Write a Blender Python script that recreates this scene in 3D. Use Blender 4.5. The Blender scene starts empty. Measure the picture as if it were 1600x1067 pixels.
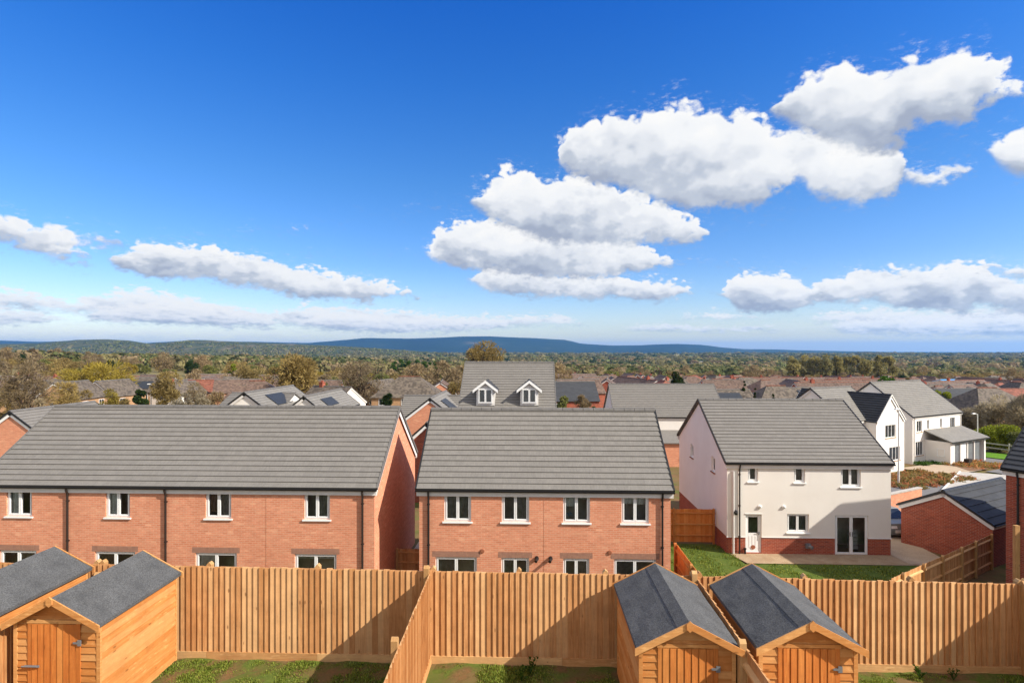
import bpy, bmesh, math, random
import numpy as np
from mathutils import Vector, Matrix
random.seed(7)
scene = bpy.context.scene
COL = scene.collection
R = math.radians

# ------------------------------------------------------------------ survey of the place
F = 870.0; CX = 800.0; HY = 547.0; CZ = 6.1; PSI = R(1.975)
def ray(px, py):
    u = (px-CX)/F; v = -(py-HY)/F
    c, s = math.cos(PSI), math.sin(PSI)
    return u*c-s, u*s+c, v
def pY(px, py, Y):
    x, y, z = ray(px, py); t = Y/y
    return Vector((x*t, Y, CZ+z*t))
def pZ(px, py, Z):
    x, y, z = ray(px, py); t = (Z-CZ)/z
    return Vector((x*t, y*t, Z))
def pT(px, py, t):
    x, y, z = ray(px, py)
    return Vector((x*t, y*t, CZ+z*t))
def S(r, g, b):
    f = lambda c: (c/255/12.92) if c/255 <= .04045 else ((c/255+.055)/1.055)**2.4
    return (f(r), f(g), f(b), 1)

GY = [-60, 11.3, 13, 16.5, 22, 30, 45, 60, 100, 200, 350, 600, 1000, 2000, 4000, 8000, 14500]
GZ = [0, 0, -1.2, -4.1, -4.25, -4.5, -5.1, -5.7, -6.9, -10, -15, -21, -26, -29, -25, -44, -60]
def sstep(a, b, x):
    t = min(1, max(0, (x-a)/(b-a))); return t*t*(3-2*t)
def tz(x, y):
    z = float(np.interp(y, GY, GZ))
    z -= .02*min(60, max(0, x-40))*sstep(60, 90, y)
    if x < -40:
        k = sstep(140, 260, y)*(1-sstep(700, 1300, y))
        z += min(12, .04*(-x-60 if x < -60 else 0))*k
    if y > 300:
        z += 3.0*math.sin(x*.006+1)*math.sin(y*.0041)*sstep(300, 900, y)
    return z

# ------------------------------------------------------------------ object helpers
def link(o, parent=None):
    COL.objects.link(o)
    if parent is not None: o.parent = parent
    return o
def tag(o, label=None, cat=None, group=None, kind=None):
    if label: o['label'] = label
    if cat: o['category'] = cat
    if group: o['group'] = group
    if kind: o['kind'] = kind
    return o
def thing(name, label, cat, loc=(0, 0, 0), rot=0, group=None):
    o = bpy.data.objects.new(name, None); o.empty_display_size = .3
    o.location = loc; o.rotation_euler = (0, 0, rot)
    link(o); return tag(o, label, cat, group)
def copy_tree(o, parent=None):
    c = o.copy(); COL.objects.link(c)
    if parent is not None:
        c.parent = parent
    for ch in list(o.children): copy_tree(ch, c)
    return c

def auto_uv(me):
    n = len(me.polygons)
    uvl = me.uv_layers.new(name='UVMap')
    nl = len(me.loops)
    co = np.empty(len(me.vertices)*3); me.vertices.foreach_get('co', co); co = co.reshape(-1, 3)
    vi = np.empty(nl, dtype=np.int32); me.loops.foreach_get('vertex_index', vi)
    nr = np.empty(n*3); me.polygons.foreach_get('normal', nr); nr = nr.reshape(-1, 3)
    lt = np.empty(n, dtype=np.int32); me.polygons.foreach_get('loop_total', lt)
    pn = np.repeat(nr, lt, axis=0)
    t = np.stack([-pn[:, 1], pn[:, 0], np.zeros(nl)], 1)
    ln = np.linalg.norm(t, axis=1)
    flat = ln < .02
    t[flat] = (1, 0, 0); ln[flat] = 1
    t /= ln[:, None]
    b = np.cross(pn, t); b[flat] = (0, 1, 0)
    p = co[vi]
    uv = np.stack([(p*t).sum(1), (p*b).sum(1)], 1)
    uvl.data.foreach_set('uv', uv.ravel())

class MB:
    """collects faces for one mesh"""
    def __init__(s):
        s.v = []; s.f = []; s.r = []; s.var = .5
    def rv(s): s.var = random.random(); return s
    def face(s, *pts):
        i = len(s.v); s.v += [tuple(p) for p in pts]
        s.f.append(tuple(range(i, i+len(pts)))); s.r.append(s.var)
    def box(s, x0, x1, y0, y1, z0, z1):
        p = [(x, y, z) for z in (z0, z1) for y in (y0, y1) for x in (x0, x1)]
        i = len(s.v); s.v += p
        for q in ((0, 2, 3, 1), (4, 5, 7, 6), (0, 1, 5, 4), (2, 6, 7, 3), (0, 4, 6, 2), (1, 3, 7, 5)):
            s.f.append(tuple(i+k for k in q)); s.r.append(s.var)
    def hull8(s, p):   # 8 points, bottom ring ccw then top ring ccw
        i = len(s.v); s.v += [tuple(q) for q in p]
        for q in ((3, 2, 1, 0), (4, 5, 6, 7), (0, 1, 5, 4), (1, 2, 6, 5), (2, 3, 7, 6), (3, 0, 4, 7)):
            s.f.append(tuple(i+k for k in q)); s.r.append(s.var)
    def beam(s, a, b, w, h, up=(0, 0, 1)):
        a = Vector(a); b = Vector(b); d = (b-a).normalized()
        sd = d.cross(Vector(up)).normalized()*w/2; u = sd.cross(d).normalized()*h/2
        s.hull8([a-sd-u, a+sd-u, b+sd-u, b-sd-u, a-sd+u, a+sd+u, b+sd+u, b-sd+u])
    def prism(s, poly, axis, a, b):
        """poly 2-D points extruded along axis index from a to b"""
        def P(q, t):
            c = list(q); c.insert(axis, t); return tuple(c)
        n = len(poly); i = len(s.v)
        s.v += [P(q, a) for q in poly]+[P(q, b) for q in poly]
        s.f.append(tuple(i+k for k in range(n))); s.r.append(s.var)
        s.f.append(tuple(i+n+k for k in reversed(range(n)))); s.r.append(s.var)
        for k in range(n):
            k2 = (k+1) % n
            s.f.append((i+k, i+n+k, i+n+k2, i+k2)); s.r.append(s.var)
    def tube(s, pts, rad, n=8, cap=True):
        pts = [Vector(p) for p in pts]
        if not isinstance(rad, (list, tuple)): rad = [rad]*len(pts)
        rings = []; ref = None
        for k, p in enumerate(pts):
            d = (pts[min(k+1, len(pts)-1)]-pts[max(k-1, 0)]).normalized()
            if ref is None: ref = Vector((0, 0, 1)) if abs(d.z) < .9 else Vector((1, 0, 0))
            a = d.cross(ref).normalized(); b = a.cross(d).normalized(); ref = b
            i = len(s.v)
            for j in range(n):
                t = 2*math.pi*j/n
                s.v.append(tuple(p+(a*math.cos(t)+b*math.sin(t))*rad[k]))
            rings.append(i)
        for k in range(len(pts)-1):
            for j in range(n):
                j2 = (j+1) % n
                s.f.append((rings[k]+j, rings[k]+j2, rings[k+1]+j2, rings[k+1]+j)); s.r.append(s.var)
        if cap:
            s.f.append(tuple(rings[0]+j for j in reversed(range(n)))); s.r.append(s.var)
            s.f.append(tuple(rings[-1]+j for j in range(n))); s.r.append(s.var)
    def build(s, name, mat, parent=None, fixn=True, smooth=False, loc=None):
        me = bpy.data.meshes.new(name)
        me.from_pydata(s.v, [], s.f)
        if fixn:
            bm = bmesh.new(); bm.from_mesh(me)
            bmesh.ops.recalc_face_normals(bm, faces=bm.faces); bm.to_mesh(me); bm.free()
        at = me.attributes.new('rnd', 'FLOAT', 'FACE')
        at.data.foreach_set('value', s.r)
        auto_uv(me)
        if smooth: me.shade_smooth()
        me.materials.append(mat)
        o = bpy.data.objects.new(name, me)
        if loc is not None: o.location = loc
        return link(o, parent)

def np_mesh(name, verts, faces, rnd, mat, parent=None):
    """faces: (M,k) array"""
    me = bpy.data.meshes.new(name)
    M, k = faces.shape
    me.vertices.add(len(verts)); me.vertices.foreach_set('co', np.ascontiguousarray(verts, dtype=np.float32).ravel())
    me.loops.add(M*k); me.loops.foreach_set('vertex_index', faces.astype(np.int32).ravel())
    me.polygons.add(M)
    me.polygons.foreach_set('loop_start', np.arange(0, M*k, k, dtype=np.int32))
    me.update(calc_edges=True)
    at = me.attributes.new('rnd', 'FLOAT', 'FACE'); at.data.foreach_set('value', rnd.astype(np.float32))
    me.materials.append(mat)
    if name is None: return me
    o = bpy.data.objects.new(name, me)
    return link(o, parent)

# ------------------------------------------------------------------ materials
class NT:
    def __init__(s, tree):
        s.t = tree; s.n = tree.nodes; s.l = tree.links
    def node(s, typ, **kw):
        nd = s.n.new(typ)
        for k, v in kw.items(): setattr(nd, k, v)
        return nd
    def put(s, sock, val):
        if isinstance(val, bpy.types.NodeSocket): s.l.new(val, sock)
        else: sock.default_value = val
    def math(s, op, a, b=0.0, c=0.0, clamp=False):
        nd = s.node('ShaderNodeMath', operation=op, use_clamp=clamp)
        for i, v in enumerate((a, b, c)): s.put(nd.inputs[i], v)
        return nd.outputs[0]
    def vmath(s, op, a, b=(0, 0, 0)):
        nd = s.node('ShaderNodeVectorMath', operation=op)
        s.put(nd.inputs[0], a); s.put(nd.inputs[1], b)
        return nd.outputs[0]
    def mix(s, f, a, b, blend='MIX'):
        nd = s.node('ShaderNodeMix', data_type='RGBA', blend_type=blend)
        s.put(nd.inputs[0], f); s.put(nd.inputs[6], a); s.put(nd.inputs[7], b)
        return nd.outputs[2]
    def noise(s, vec, scale, detail=4, rough=.55, dist=0.0, col=False):
        nd = s.node('ShaderNodeTexNoise')
        s.put(nd.inputs['Vector'], vec); nd.inputs['Scale'].default_value = scale
        nd.inputs['Detail'].default_value = detail; nd.inputs['Roughness'].default_value = rough
        nd.inputs['Distortion'].default_value = dist
        return nd.outputs['Color' if col else 'Fac']
    def ramp(s, f, stops, interp='LINEAR'):
        nd = s.node('ShaderNodeValToRGB'); nd.color_ramp.interpolation = interp
        el = nd.color_ramp.elements
        while len(el) < len(stops): el.new(.5)
        for e, (p, c) in zip(el, stops):
            e.position = p; e.color = c if len(c) == 4 else (*c, 1)
        s.put(nd.inputs[0], f); return nd.outputs[0]
    def rng(s, f, a, b, c=0.0, d=1.0, smooth=True):
        nd = s.node('ShaderNodeMapRange', interpolation_type='SMOOTHSTEP' if smooth else 'LINEAR')
        for i, v in enumerate((f, a, b, c, d)): s.put(nd.inputs[i], v)
        return nd.outputs[0]
    def scalevec(s, v, sc): return s.vmath('MULTIPLY', v, sc)

def g3(v): return (v, v, v, 1)
def new_mat(name, rough=.8, spec=.3):
    m = bpy.data.materials.new(name); m.use_nodes = True
    nt = NT(m.node_tree); bs = m.node_tree.nodes['Principled BSDF']
    bs.inputs['Roughness'].default_value = rough
    bs.inputs['Specular IOR Level'].default_value = spec
    nt.bs = bs; nt.m = m
    tc = nt.node('ShaderNodeTexCoord'); nt.uv = tc.outputs['UV']; nt.ob = tc.outputs['Object']
    at = nt.node('ShaderNodeAttribute', attribute_name='rnd'); nt.rnd = at.outputs['Fac']
    geo = nt.node('ShaderNodeNewGeometry'); nt.pos = geo.outputs['Position']
    oi = nt.node('ShaderNodeObjectInfo'); nt.orand = oi.outputs['Random']
    return nt
def setc(nt, col, bump=None, bs=.3, bd=.01):
    nt.put(nt.bs.inputs['Base Color'], col)
    if bump is not None:
        b = nt.node('ShaderNodeBump'); b.inputs['Strength'].default_value = bs; b.inputs['Distance'].default_value = bd
        nt.put(b.inputs['Height'], bump); nt.l.new(b.outputs[0], nt.bs.inputs['Normal'])
    return nt.m
def sc(c, k): return (c[0]*k, c[1]*k, c[2]*k, 1)

def m_plain(name, c, rough=.6, spec=.3, var=.12, nscale=3.0):
    nt = new_mat(name, rough, spec)
    n = nt.noise(nt.ob, nscale, 5, .6)
    return setc(nt, nt.mix(nt.rng(n, .3, .7), sc(c, 1-var), sc(c, 1+var)))
def m_brick(name, c1, c2, mortar, streak, bw=.225, bh=.075, stain=.5):
    nt = new_mat(name, .9, .15)
    br = nt.node('ShaderNodeTexBrick')
    nt.put(br.inputs['Vector'], nt.uv); br.inputs['Scale'].default_value = 1
    br.inputs['Color1'].default_value = c1; br.inputs['Color2'].default_value = c2; br.inputs['Mortar'].default_value = mortar
    br.inputs['Mortar Size'].default_value = .010; br.inputs['Brick Width'].default_value = bw; br.inputs['Row Height'].default_value = bh
    br.inputs['Bias'].default_value = -.1; br.inputs['Mortar Smooth'].default_value = .3
    # odd bricks: per-cell white noise, some much paler, some dark
    cell = nt.vmath('FLOOR', nt.vmath('DIVIDE', nt.uv, (bw, bh, 1)))
    wn = nt.node('ShaderNodeTexWhiteNoise', noise_dimensions='2D'); nt.put(wn.inputs['Vector'], cell)
    odd = nt.rng(wn.outputs['Value'], .93, .99)
    c = nt.mix(nt.math('MULTIPLY', odd, .5), br.outputs['Color'], streak)
    n = nt.noise(nt.scalevec(nt.uv, (.9, 6, 1)), 1.0, 6, .65)
    c = nt.mix(nt.math('MULTIPLY', nt.rng(n, .5, .75), stain), c, streak)
    n2 = nt.noise(nt.scalevec(nt.uv, (.7, .5, 1)), .8, 4, .6)
    c = nt.mix(nt.rng(n2, .35, .75, 0, .4), c, sc(c1, .72))
    n3 = nt.noise(nt.scalevec(nt.uv, (3, 9, 1)), 1.0, 5, .7)
    c = nt.mix(1.0, c, nt.ramp(n3, [(.3, g3(.86)), (.7, g3(1.12))]), 'MULTIPLY')
    return setc(nt, c, br.outputs['Fac'], -.25, .006)
def m_tile(name, c, tw=.33, th=.285, var=.18, moss=.1):
    nt = new_mat(name, .75, .25)
    cell = nt.vmath('FLOOR', nt.vmath('DIVIDE', nt.uv, (tw, th, 1)))
    wn = nt.node('ShaderNodeTexWhiteNoise', noise_dimensions='2D'); nt.put(wn.inputs['Vector'], cell)
    v = nt.math('ADD', nt.math('MULTIPLY', wn.outputs['Value'], .5), nt.math('MULTIPLY', nt.noise(nt.uv, 1.3, 6, .65), .5))
    col = nt.mix(nt.rng(v, .25, .75), sc(c, 1-var), sc(c, 1+var))
    n = nt.noise(nt.scalevec(nt.uv, (3, 1, 1)), 4, 6, .7)
    col = nt.mix(1.0, col, nt.ramp(n, [(.3, g3(.86)), (.7, g3(1.12))]), 'MULTIPLY')
    sp = nt.noise(nt.uv, 26, 3, .7)
    col = nt.mix(1.0, col, nt.ramp(sp, [(.3, g3(.86)), (.7, g3(1.14))]), 'MULTIPLY')
    col = nt.mix(nt.rng(nt.noise(nt.uv, .5, 5, .6), .55, .75, 0, moss), col, (.16, .14, .09, 1))
    # vertical joints between tiles
    br = nt.node('ShaderNodeTexBrick'); nt.put(br.inputs['Vector'], nt.uv); br.inputs['Scale'].default_value = 1
    br.inputs['Brick Width'].default_value = tw; br.inputs['Row Height'].default_value = th
    br.inputs['Mortar Size'].default_value = .004; br.inputs['Mortar Smooth'].default_value = .2
    return setc(nt, nt.mix(nt.math('MULTIPLY', br.outputs['Fac'], .35), col, sc(c, .45)), sp, .2, .004)
def m_wood(name, c, dark, pale, vertical=True, knots=True, rough=.75, rv=.5):
    nt = new_mat(name, rough, .2)
    s = (14, .9, 1) if vertical else (.9, 14, 1)
    off = nt.vmath('ADD', nt.scalevec(nt.uv, s), nt.vmath('MULTIPLY', nt.node('ShaderNodeCombineXYZ').outputs[0], (0, 0, 0)))
    cx = nt.node('ShaderNodeCombineXYZ'); nt.put(cx.inputs[2], nt.math('MULTIPLY', nt.rnd, 37.0))
    off = nt.vmath('ADD', nt.scalevec(nt.uv, s), cx.outputs[0])
    g = nt.noise(off, 2.2, 6, .65, .6)
    col = nt.mix(nt.rng(g, .3, .72), dark, c)
    col = nt.mix(nt.math('MULTIPLY', nt.rng(nt.rnd, .35, 1), rv), col, pale)
    if not vertical:      # weathered, sun-bleached patches along the grain
        wp = nt.noise(nt.scalevec(nt.uv, (2.2, 9, 1)), 1.6, 5, .7)
        col = nt.mix(nt.rng(wp, .54, .70, 0, .65), col, sc(pale, 1.25))
    low = nt.math('MULTIPLY', nt.rng(nt.rnd, .3, 0), rv*.9)
    col = nt.mix(low, col, dark)
    if knots:
        kv = nt.vmath('ADD', nt.scalevec(nt.uv, (7, 2.6, 1) if vertical else (2.6, 7, 1)), cx.outputs[0])
        vo = nt.node('ShaderNodeTexVoronoi'); nt.put(vo.inputs['Vector'], kv); vo.inputs['Scale'].default_value = 1
        k = nt.rng(vo.outputs['Distance'], .15, .06)
        wn = nt.node('ShaderNodeTexWhiteNoise', noise_dimensions='3D'); nt.put(wn.inputs['Vector'], vo.outputs['Position'])
        k2 = nt.math('MULTIPLY', k, nt.math('GREATER_THAN', wn.outputs['Value'], .42))
        col = nt.mix(nt.math('MULTIPLY', k2, .75), col, sc(dark, .45))
    wx = nt.noise(nt.uv, 2.5, 5, .7)
    col = nt.mix(1.0, col, nt.ramp(wx, [(.3, g3(.84)), (.7, g3(1.12))]), 'MULTIPLY')
    return setc(nt, col, g, .25, .004)
def m_ground(name, cols, scale=1.0, detail=8, rough=.95, speck=.25, bump=.4):
    nt = new_mat(name, rough, .1)
    n = nt.noise(nt.ob, scale, detail, .65, .3)
    k = len(cols)
    st = [(.28+.46*i/max(1, k-1), c) for i, c in enumerate(cols)]
    col = nt.ramp(n, st)
    f = nt.noise(nt.ob, scale*14, 5, .7)
    col = nt.mix(1.0, col, nt.ramp(f, [(.3, g3(1-speck)), (.7, g3(1+speck))]), 'MULTIPLY')
    return setc(nt, col, f, bump, .03)
def m_leaf(name, c1, c2, c3=None, trans=.42):
    """foliage: per-face value picks a tone; a little light passes through"""
    nt = new_mat(name, .7, .15)
    st = [(0, c1), (1, c2)] if c3 is None else [(0, c1), (.55, c2), (1, c3)]
    col = nt.ramp(nt.rnd, st)
    col = nt.mix(1.0, col, nt.ramp(nt.orand, [(0, (.82, .84, .86)), (1, (1.16, 1.12, 1.04))]), 'MULTIPLY')
    nt.put(nt.bs.inputs['Base Color'], col)
    tr = nt.node('ShaderNodeBsdfTranslucent'); nt.put(tr.inputs[0], col)
    mx = nt.node('ShaderNodeMixShader'); mx.inputs[0].default_value = trans
    nt.l.new(nt.bs.outputs[0], mx.inputs[1]); nt.l.new(tr.outputs[0], mx.inputs[2])
    nt.l.new(mx.outputs[0], nt.n['Material Output'].inputs[0])
    return nt.m

M = {}
M['brick'] = m_brick('orange_brick', (.67, .27, .155, 1), (.57, .20, .108, 1), (.64, .38, .26, 1), (.76, .42, .26, 1))
M['brick_red'] = m_brick('red_brick', (.38, .082, .042, 1), (.25, .055, .034, 1), (.38, .20, .14, 1), (.13, .055, .048, 1), stain=.75)
M['brick_buff'] = m_brick('buff_brick', (.46, .26, .13, 1), (.36, .19, .09, 1), (.4, .28, .18, 1), (.5, .33, .2, 1))
M['lintel'] = m_brick('soldier_brick', (.36, .19, .13, 1), (.29, .15, .11, 1), (.30, .17, .12, 1), (.30, .17, .13, 1), bw=.075, bh=.225)
M['tile'] = m_tile('grey_concrete_tile', (.174, .161, .145, 1), var=.045, moss=.03)
M['tile_dark'] = m_tile('charcoal_tile', (.045, .047, .052, 1), tw=.6, th=.285, var=.12, moss=0)
M['tile_pale'] = m_tile('pale_slate_tile', (.19, .178, .16, 1), var=.07)
M['tile_brown'] = m_tile('brown_tile', (.125, .082, .062, 1), var=.3, moss=.5)
M['tile_red'] = m_tile('red_clay_tile', (.20, .072, .045, 1), var=.3, moss=.3)
M['tile_mossy'] = m_tile('weathered_tile', (.11, .088, .068, 1), var=.35, moss=.6)
M['ridge'] = m_plain('ridge_tile', (.13, .122, .115, 1), .8, .2)
M['white'] = m_plain('white_upvc', (.80, .80, .79, 1), .35, .4, .03)
M['offwhite'] = m_plain('soffit_white', (.66, .63, .60, 1), .6, .3, .05)
M['black'] = m_plain('black_plastic', (.012, .012, .013, 1), .45, .4, .1)
M['brownpipe'] = m_plain('dark_brown_plastic', (.025, .016, .013, 1), .45, .4, .1)
M['grey_metal'] = m_plain('galvanised_metal', (.15, .155, .165, 1), .4, .5, .1)
M['lamp_paint'] = m_plain('pale_grey_paint', (.62, .60, .57, 1), .5, .4, .05)
M['wood_post'] = m_wood('new_pine', (.50, .29, .12, 1), (.36, .18, .065, 1), (.60, .38, .18, 1))
M['fence'] = m_wood('treated_fence_boards', (.57, .295, .122, 1), (.39, .172, .062, 1), (.68, .415, .20, 1), rv=.62)
M['fence_rail'] = m_wood('treated_rails', (.60, .34, .14, 1), (.44, .21, .08, 1), (.68, .44, .21, 1), vertical=False)
M['fence_red'] = m_wood('red_brown_fence', (.60, .22, .055, 1), (.46, .14, .03, 1), (.64, .28, .085, 1), knots=False)
M['fence_red_rail'] = m_wood('red_brown_rail', (.48, .20, .05, 1), (.35, .11, .03, 1), (.50, .25, .08, 1), vertical=False, knots=False)
M['shed'] = m_wood('stained_shiplap', (.52, .225, .066, 1), (.42, .150, .034, 1), (.56, .30, .115, 1), vertical=False, rv=.65)
M['shed_door'] = m_wood('stained_door_boards', (.58, .205, .046, 1), (.44, .13, .026, 1), (.62, .28, .08, 1), vertical=True)
M['barge'] = m_wood('bargeboard_pine', (.60, .29, .098, 1), (.48, .19, .05, 1), (.66, .38, .15, 1), vertical=False)
M['railing'] = m_plain('weathered_rail', (.33, .30, .26, 1))
# felt
_n = new_mat('mineral_felt', .85, .25)
_s = _n.noise(_n.ob, 48, 3, .8); _b = _n.noise(_n.ob, 3.2, 5, .6)
_c = _n.mix(_n.rng(_s, .22, .78), (.034, .034, .034, 1), (.130, .129, .127, 1))
_c = _n.mix(1.0, _c, _n.ramp(_b, [(.3, g3(.8)), (.7, g3(1.2))]), 'MULTIPLY')
M['felt'] = setc(_n, _c, _n.math('ADD', _s, _n.math('MULTIPLY', _n.noise(_n.ob, 7, 3, .6, 1.5), 3.0)), .3, .01)
# white render with faint rain streaks
_n = new_mat('cream_render', .9, .12)
_a = _n.noise(_n.ob, .7, 5, .6); _b = _n.noise(_n.scalevec(_n.uv, (3, .35, 1)), 1.0, 5, .65)
_c = _n.mix(_n.rng(_a, .3, .7), (.73, .685, .63, 1), (.77, .73, .675, 1))
_c = _n.mix(_n.rng(_b, .55, .8, 0, .18), _c, (.52, .46, .40, 1))
M['render'] = setc(_n, _c, _n.noise(_n.ob, 60, 3, .6), .15, .004)
M['solar'] = m_plain('solar_cell', (.03, .034, .04, 1), .5, .3, .2, 8)
# glass
_m = bpy.data.materials.new('window_glass'); _m.use_nodes = True; _n = NT(_m.node_tree)
_n.n.remove(_n.n['Principled BSDF'])
_t = _n.node('ShaderNodeBsdfTransparent'); _t.inputs[0].default_value = (.80, .84, .83, 1)
_g = _n.node('ShaderNodeBsdfGlossy'); _g.inputs['Roughness'].default_value = .02; _g.inputs[0].default_value = (.9, .95, 1, 1)
_f = _n.node('ShaderNodeFresnel'); _f.inputs[0].default_value = 1.55
_x = _n.node('ShaderNodeMixShader')
_n.put(_x.inputs[0], _n.math('ADD', _f.outputs[0], .02, clamp=True))
_n.l.new(_t.outputs[0], _x.inputs[1]); _n.l.new(_g.outputs[0], _x.inputs[2]); _n.l.new(_x.outputs[0], _n.n['Material Output'].inputs[0])
M['glass'] = _m
M['glass_dark'] = m_plain('dark_glass', (.02, .024, .03, 1), .08, .5, .3, 2)
M['curtain'] = m_plain('curtain_cloth', (.80, .80, .74, 1), .9, .1, .15, 8)
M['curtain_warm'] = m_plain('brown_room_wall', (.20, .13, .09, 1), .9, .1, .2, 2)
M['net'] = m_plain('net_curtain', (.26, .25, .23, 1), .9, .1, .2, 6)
M['room'] = m_plain('room_plaster', (.68, .63, .57, 1), .9, .1, .2, 2)
M['blue_film'] = m_plain('blue_plastic', (.05, .30, .62, 1), .5)
M['red_paint'] = m_plain('red_paint', (.35, .02, .02, 1), .5)
M['terracotta'] = m_plain('terracotta_cowl', (.28, .10, .05, 1), .8)
# grounds
M['garden'] = m_ground('rough_turf', [(.20, .095, .045, 1), (.13, .085, .035, 1), (.085, .115, .022, 1), (.12, .15, .03, 1)], 1.6)
M['lawn'] = m_ground('lawn_turf', [(.055, .085, .018, 1), (.085, .12, .022, 1), (.12, .14, .035, 1)], 2.2)
M['verge_grass'] = m_ground('verge_turf', [(.08, .18, .012, 1), (.11, .22, .02, 1)], .8)
M['asphalt'] = m_ground('asphalt', [(.15, .145, .145, 1), (.19, .18, .175, 1)], .6, speck=.12, bump=.1)
M['paving'] = m_ground('paving_slabs', [(.36, .27, .19, 1), (.46, .36, .26, 1)], 1.0, speck=.15, bump=.1)
M['gravel'] = m_ground('gravel_soil', [(.30, .20, .12, 1), (.42, .32, .21, 1)], 2.0, speck=.3)
M['bed'] = m_ground('planting_soil', [(.16, .08, .045, 1), (.24, .14, .08, 1)], 2.0)
M['concrete'] = m_plain('concrete', (.42, .39, .35, 1), .9, .15)
# leaves
M['lf_olive'] = m_leaf('spring_twigs_olive', (.15, .108, .042, 1), (.29, .215, .080, 1), (.41, .31, .12, 1))
M['lf_brown'] = m_leaf('bare_twigs_brown', (.145, .103, .058, 1), (.28, .205, .112, 1), (.41, .315, .18, 1))
M['lf_yellow'] = m_leaf('willow_catkins', (.17, .13, .022, 1), (.33, .25, .040, 1), (.46, .36, .075, 1))
M['lf_green'] = m_leaf('green_leaves', (.022, .058, .008, 1), (.050, .110, .013, 1), (.095, .165, .024, 1))
M['lf_mid'] = m_leaf('mixed_leaves', (.075, .086, .024, 1), (.16, .17, .050, 1), (.25, .245, .08, 1))
M['lf_dark'] = m_leaf('dark_evergreen', (.012, .028, .008, 1), (.030, .055, .014, 1), (.060, .085, .022, 1))
M['lf_lime'] = m_leaf('lime_leaves', (.12, .15, .015, 1), (.22, .25, .022, 1), (.30, .32, .03, 1))
M['lf_heath'] = m_leaf('bedding_plants', (.09, .11, .03, 1), (.34, .23, .075, 1), (.58, .15, .08, 1))
M['lf_far'] = m_leaf('distant_woods', (.115, .105, .045, 1), (.215, .19, .082, 1), (.32, .28, .13, 1))
M['lf_far_green'] = m_leaf('distant_green_woods', (.065, .082, .030, 1), (.135, .15, .052, 1), (.21, .22, .08, 1))
M['lf_poplar'] = m_leaf('poplar_twigs', (.17, .15, .055, 1), (.30, .26, .10, 1), (.42, .36, .15, 1), .5)
M['lf_thicket'] = m_leaf('thicket_twigs', (.20, .16, .10, 1), (.34, .28, .18, 1), (.48, .41, .28, 1), .5)
M['grassblade'] = m_leaf('grass_blades', (.085, .125, .018, 1), (.185, .25, .035, 1), (.33, .36, .075, 1), .35)
M['bark'] = m_plain('bark', (.075, .050, .034, 1), .9, .1, .3, 5)
M['darkwood'] = m_plain('dark_timber', (.04, .03, .025, 1), .8, .1, .2)
HAZE = 4.6e-5; SKY_HUE = .5; SKY_SAT = 1.25; SKY_VAL = 1.0; SKY_GAM = 1.0; SKY_STR = .092; CLOUD = 5.6; EXPO = .92; SUN_E = 4.0; BACK_FILL = 1.15
# ------------------------------------------------------------------ builders for houses
def side_frame(side, W, D):
    return {'front': ((0, 0, 0), 0, W), 'left': ((0, D, 0), R(-90), D), 'back': ((W, D, 0), R(180), W), 'right': ((W, 0, 0), R(90), D)}[side]
def side_map(side, W, D):
    loc, rot, L = side_frame(side, W, D)
    c, s = round(math.cos(rot)), round(math.sin(rot))
    return lambda u, z, d: (loc[0]+u*c-d*s, loc[1]+u*s+d*c, z)
def wall_panel(mb, mp, L, z0, z1, holes=(), rev=.09, u0=0, off=0):
    xs = sorted({u0, L} | {h[0] for h in holes} | {h[1] for h in holes})
    zs = sorted({z0, z1} | {min(max(h[2], z0), z1) for h in holes} | {min(max(h[3], z0), z1) for h in holes})
    for a, b in zip(xs, xs[1:]):
        for c, d in zip(zs, zs[1:]):
            mx, mz = (a+b)/2, (c+d)/2
            if any(h[0] < mx < h[1] and h[2] < mz < h[3] for h in holes): continue
            mb.face(mp(a, c, off), mp(b, c, off), mp(b, d, off), mp(a, d, off))
    for h in holes:
        a, b, c, d = h[0], h[1], max(h[2], z0), min(h[3], z1)
        if c >= d: continue
        mb.face(mp(a, c, off), mp(a, d, off), mp(a, d, rev), mp(a, c, rev))
        mb.face(mp(b, c, off), mp(b, c, rev), mp(b, d, rev), mp(b, d, off))
        if h[2] >= z0: mb.face(mp(a, c, off), mp(a, c, rev), mp(b, c, rev), mp(b, c, off))
        if h[3] <= z1: mb.face(mp(a, d, off), mp(b, d, off), mp(b, d, rev), mp(a, d, rev))
def walls_box(mb, W, D, z0, z1, holes, rev=.09, off=0):
    for sd in ('front', 'left', 'back', 'right'):
        L = side_frame(sd, W, D)[2]
        wall_panel(mb, side_map(sd, W, D), L, z0, z1, holes.get(sd, ()), rev, 0, off)
def gables(mb, W, D, z1, zr):
    for x in (0, W):
        mb.face((x, 0, z1), (x, D, z1), (x, D/2, zr))

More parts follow.
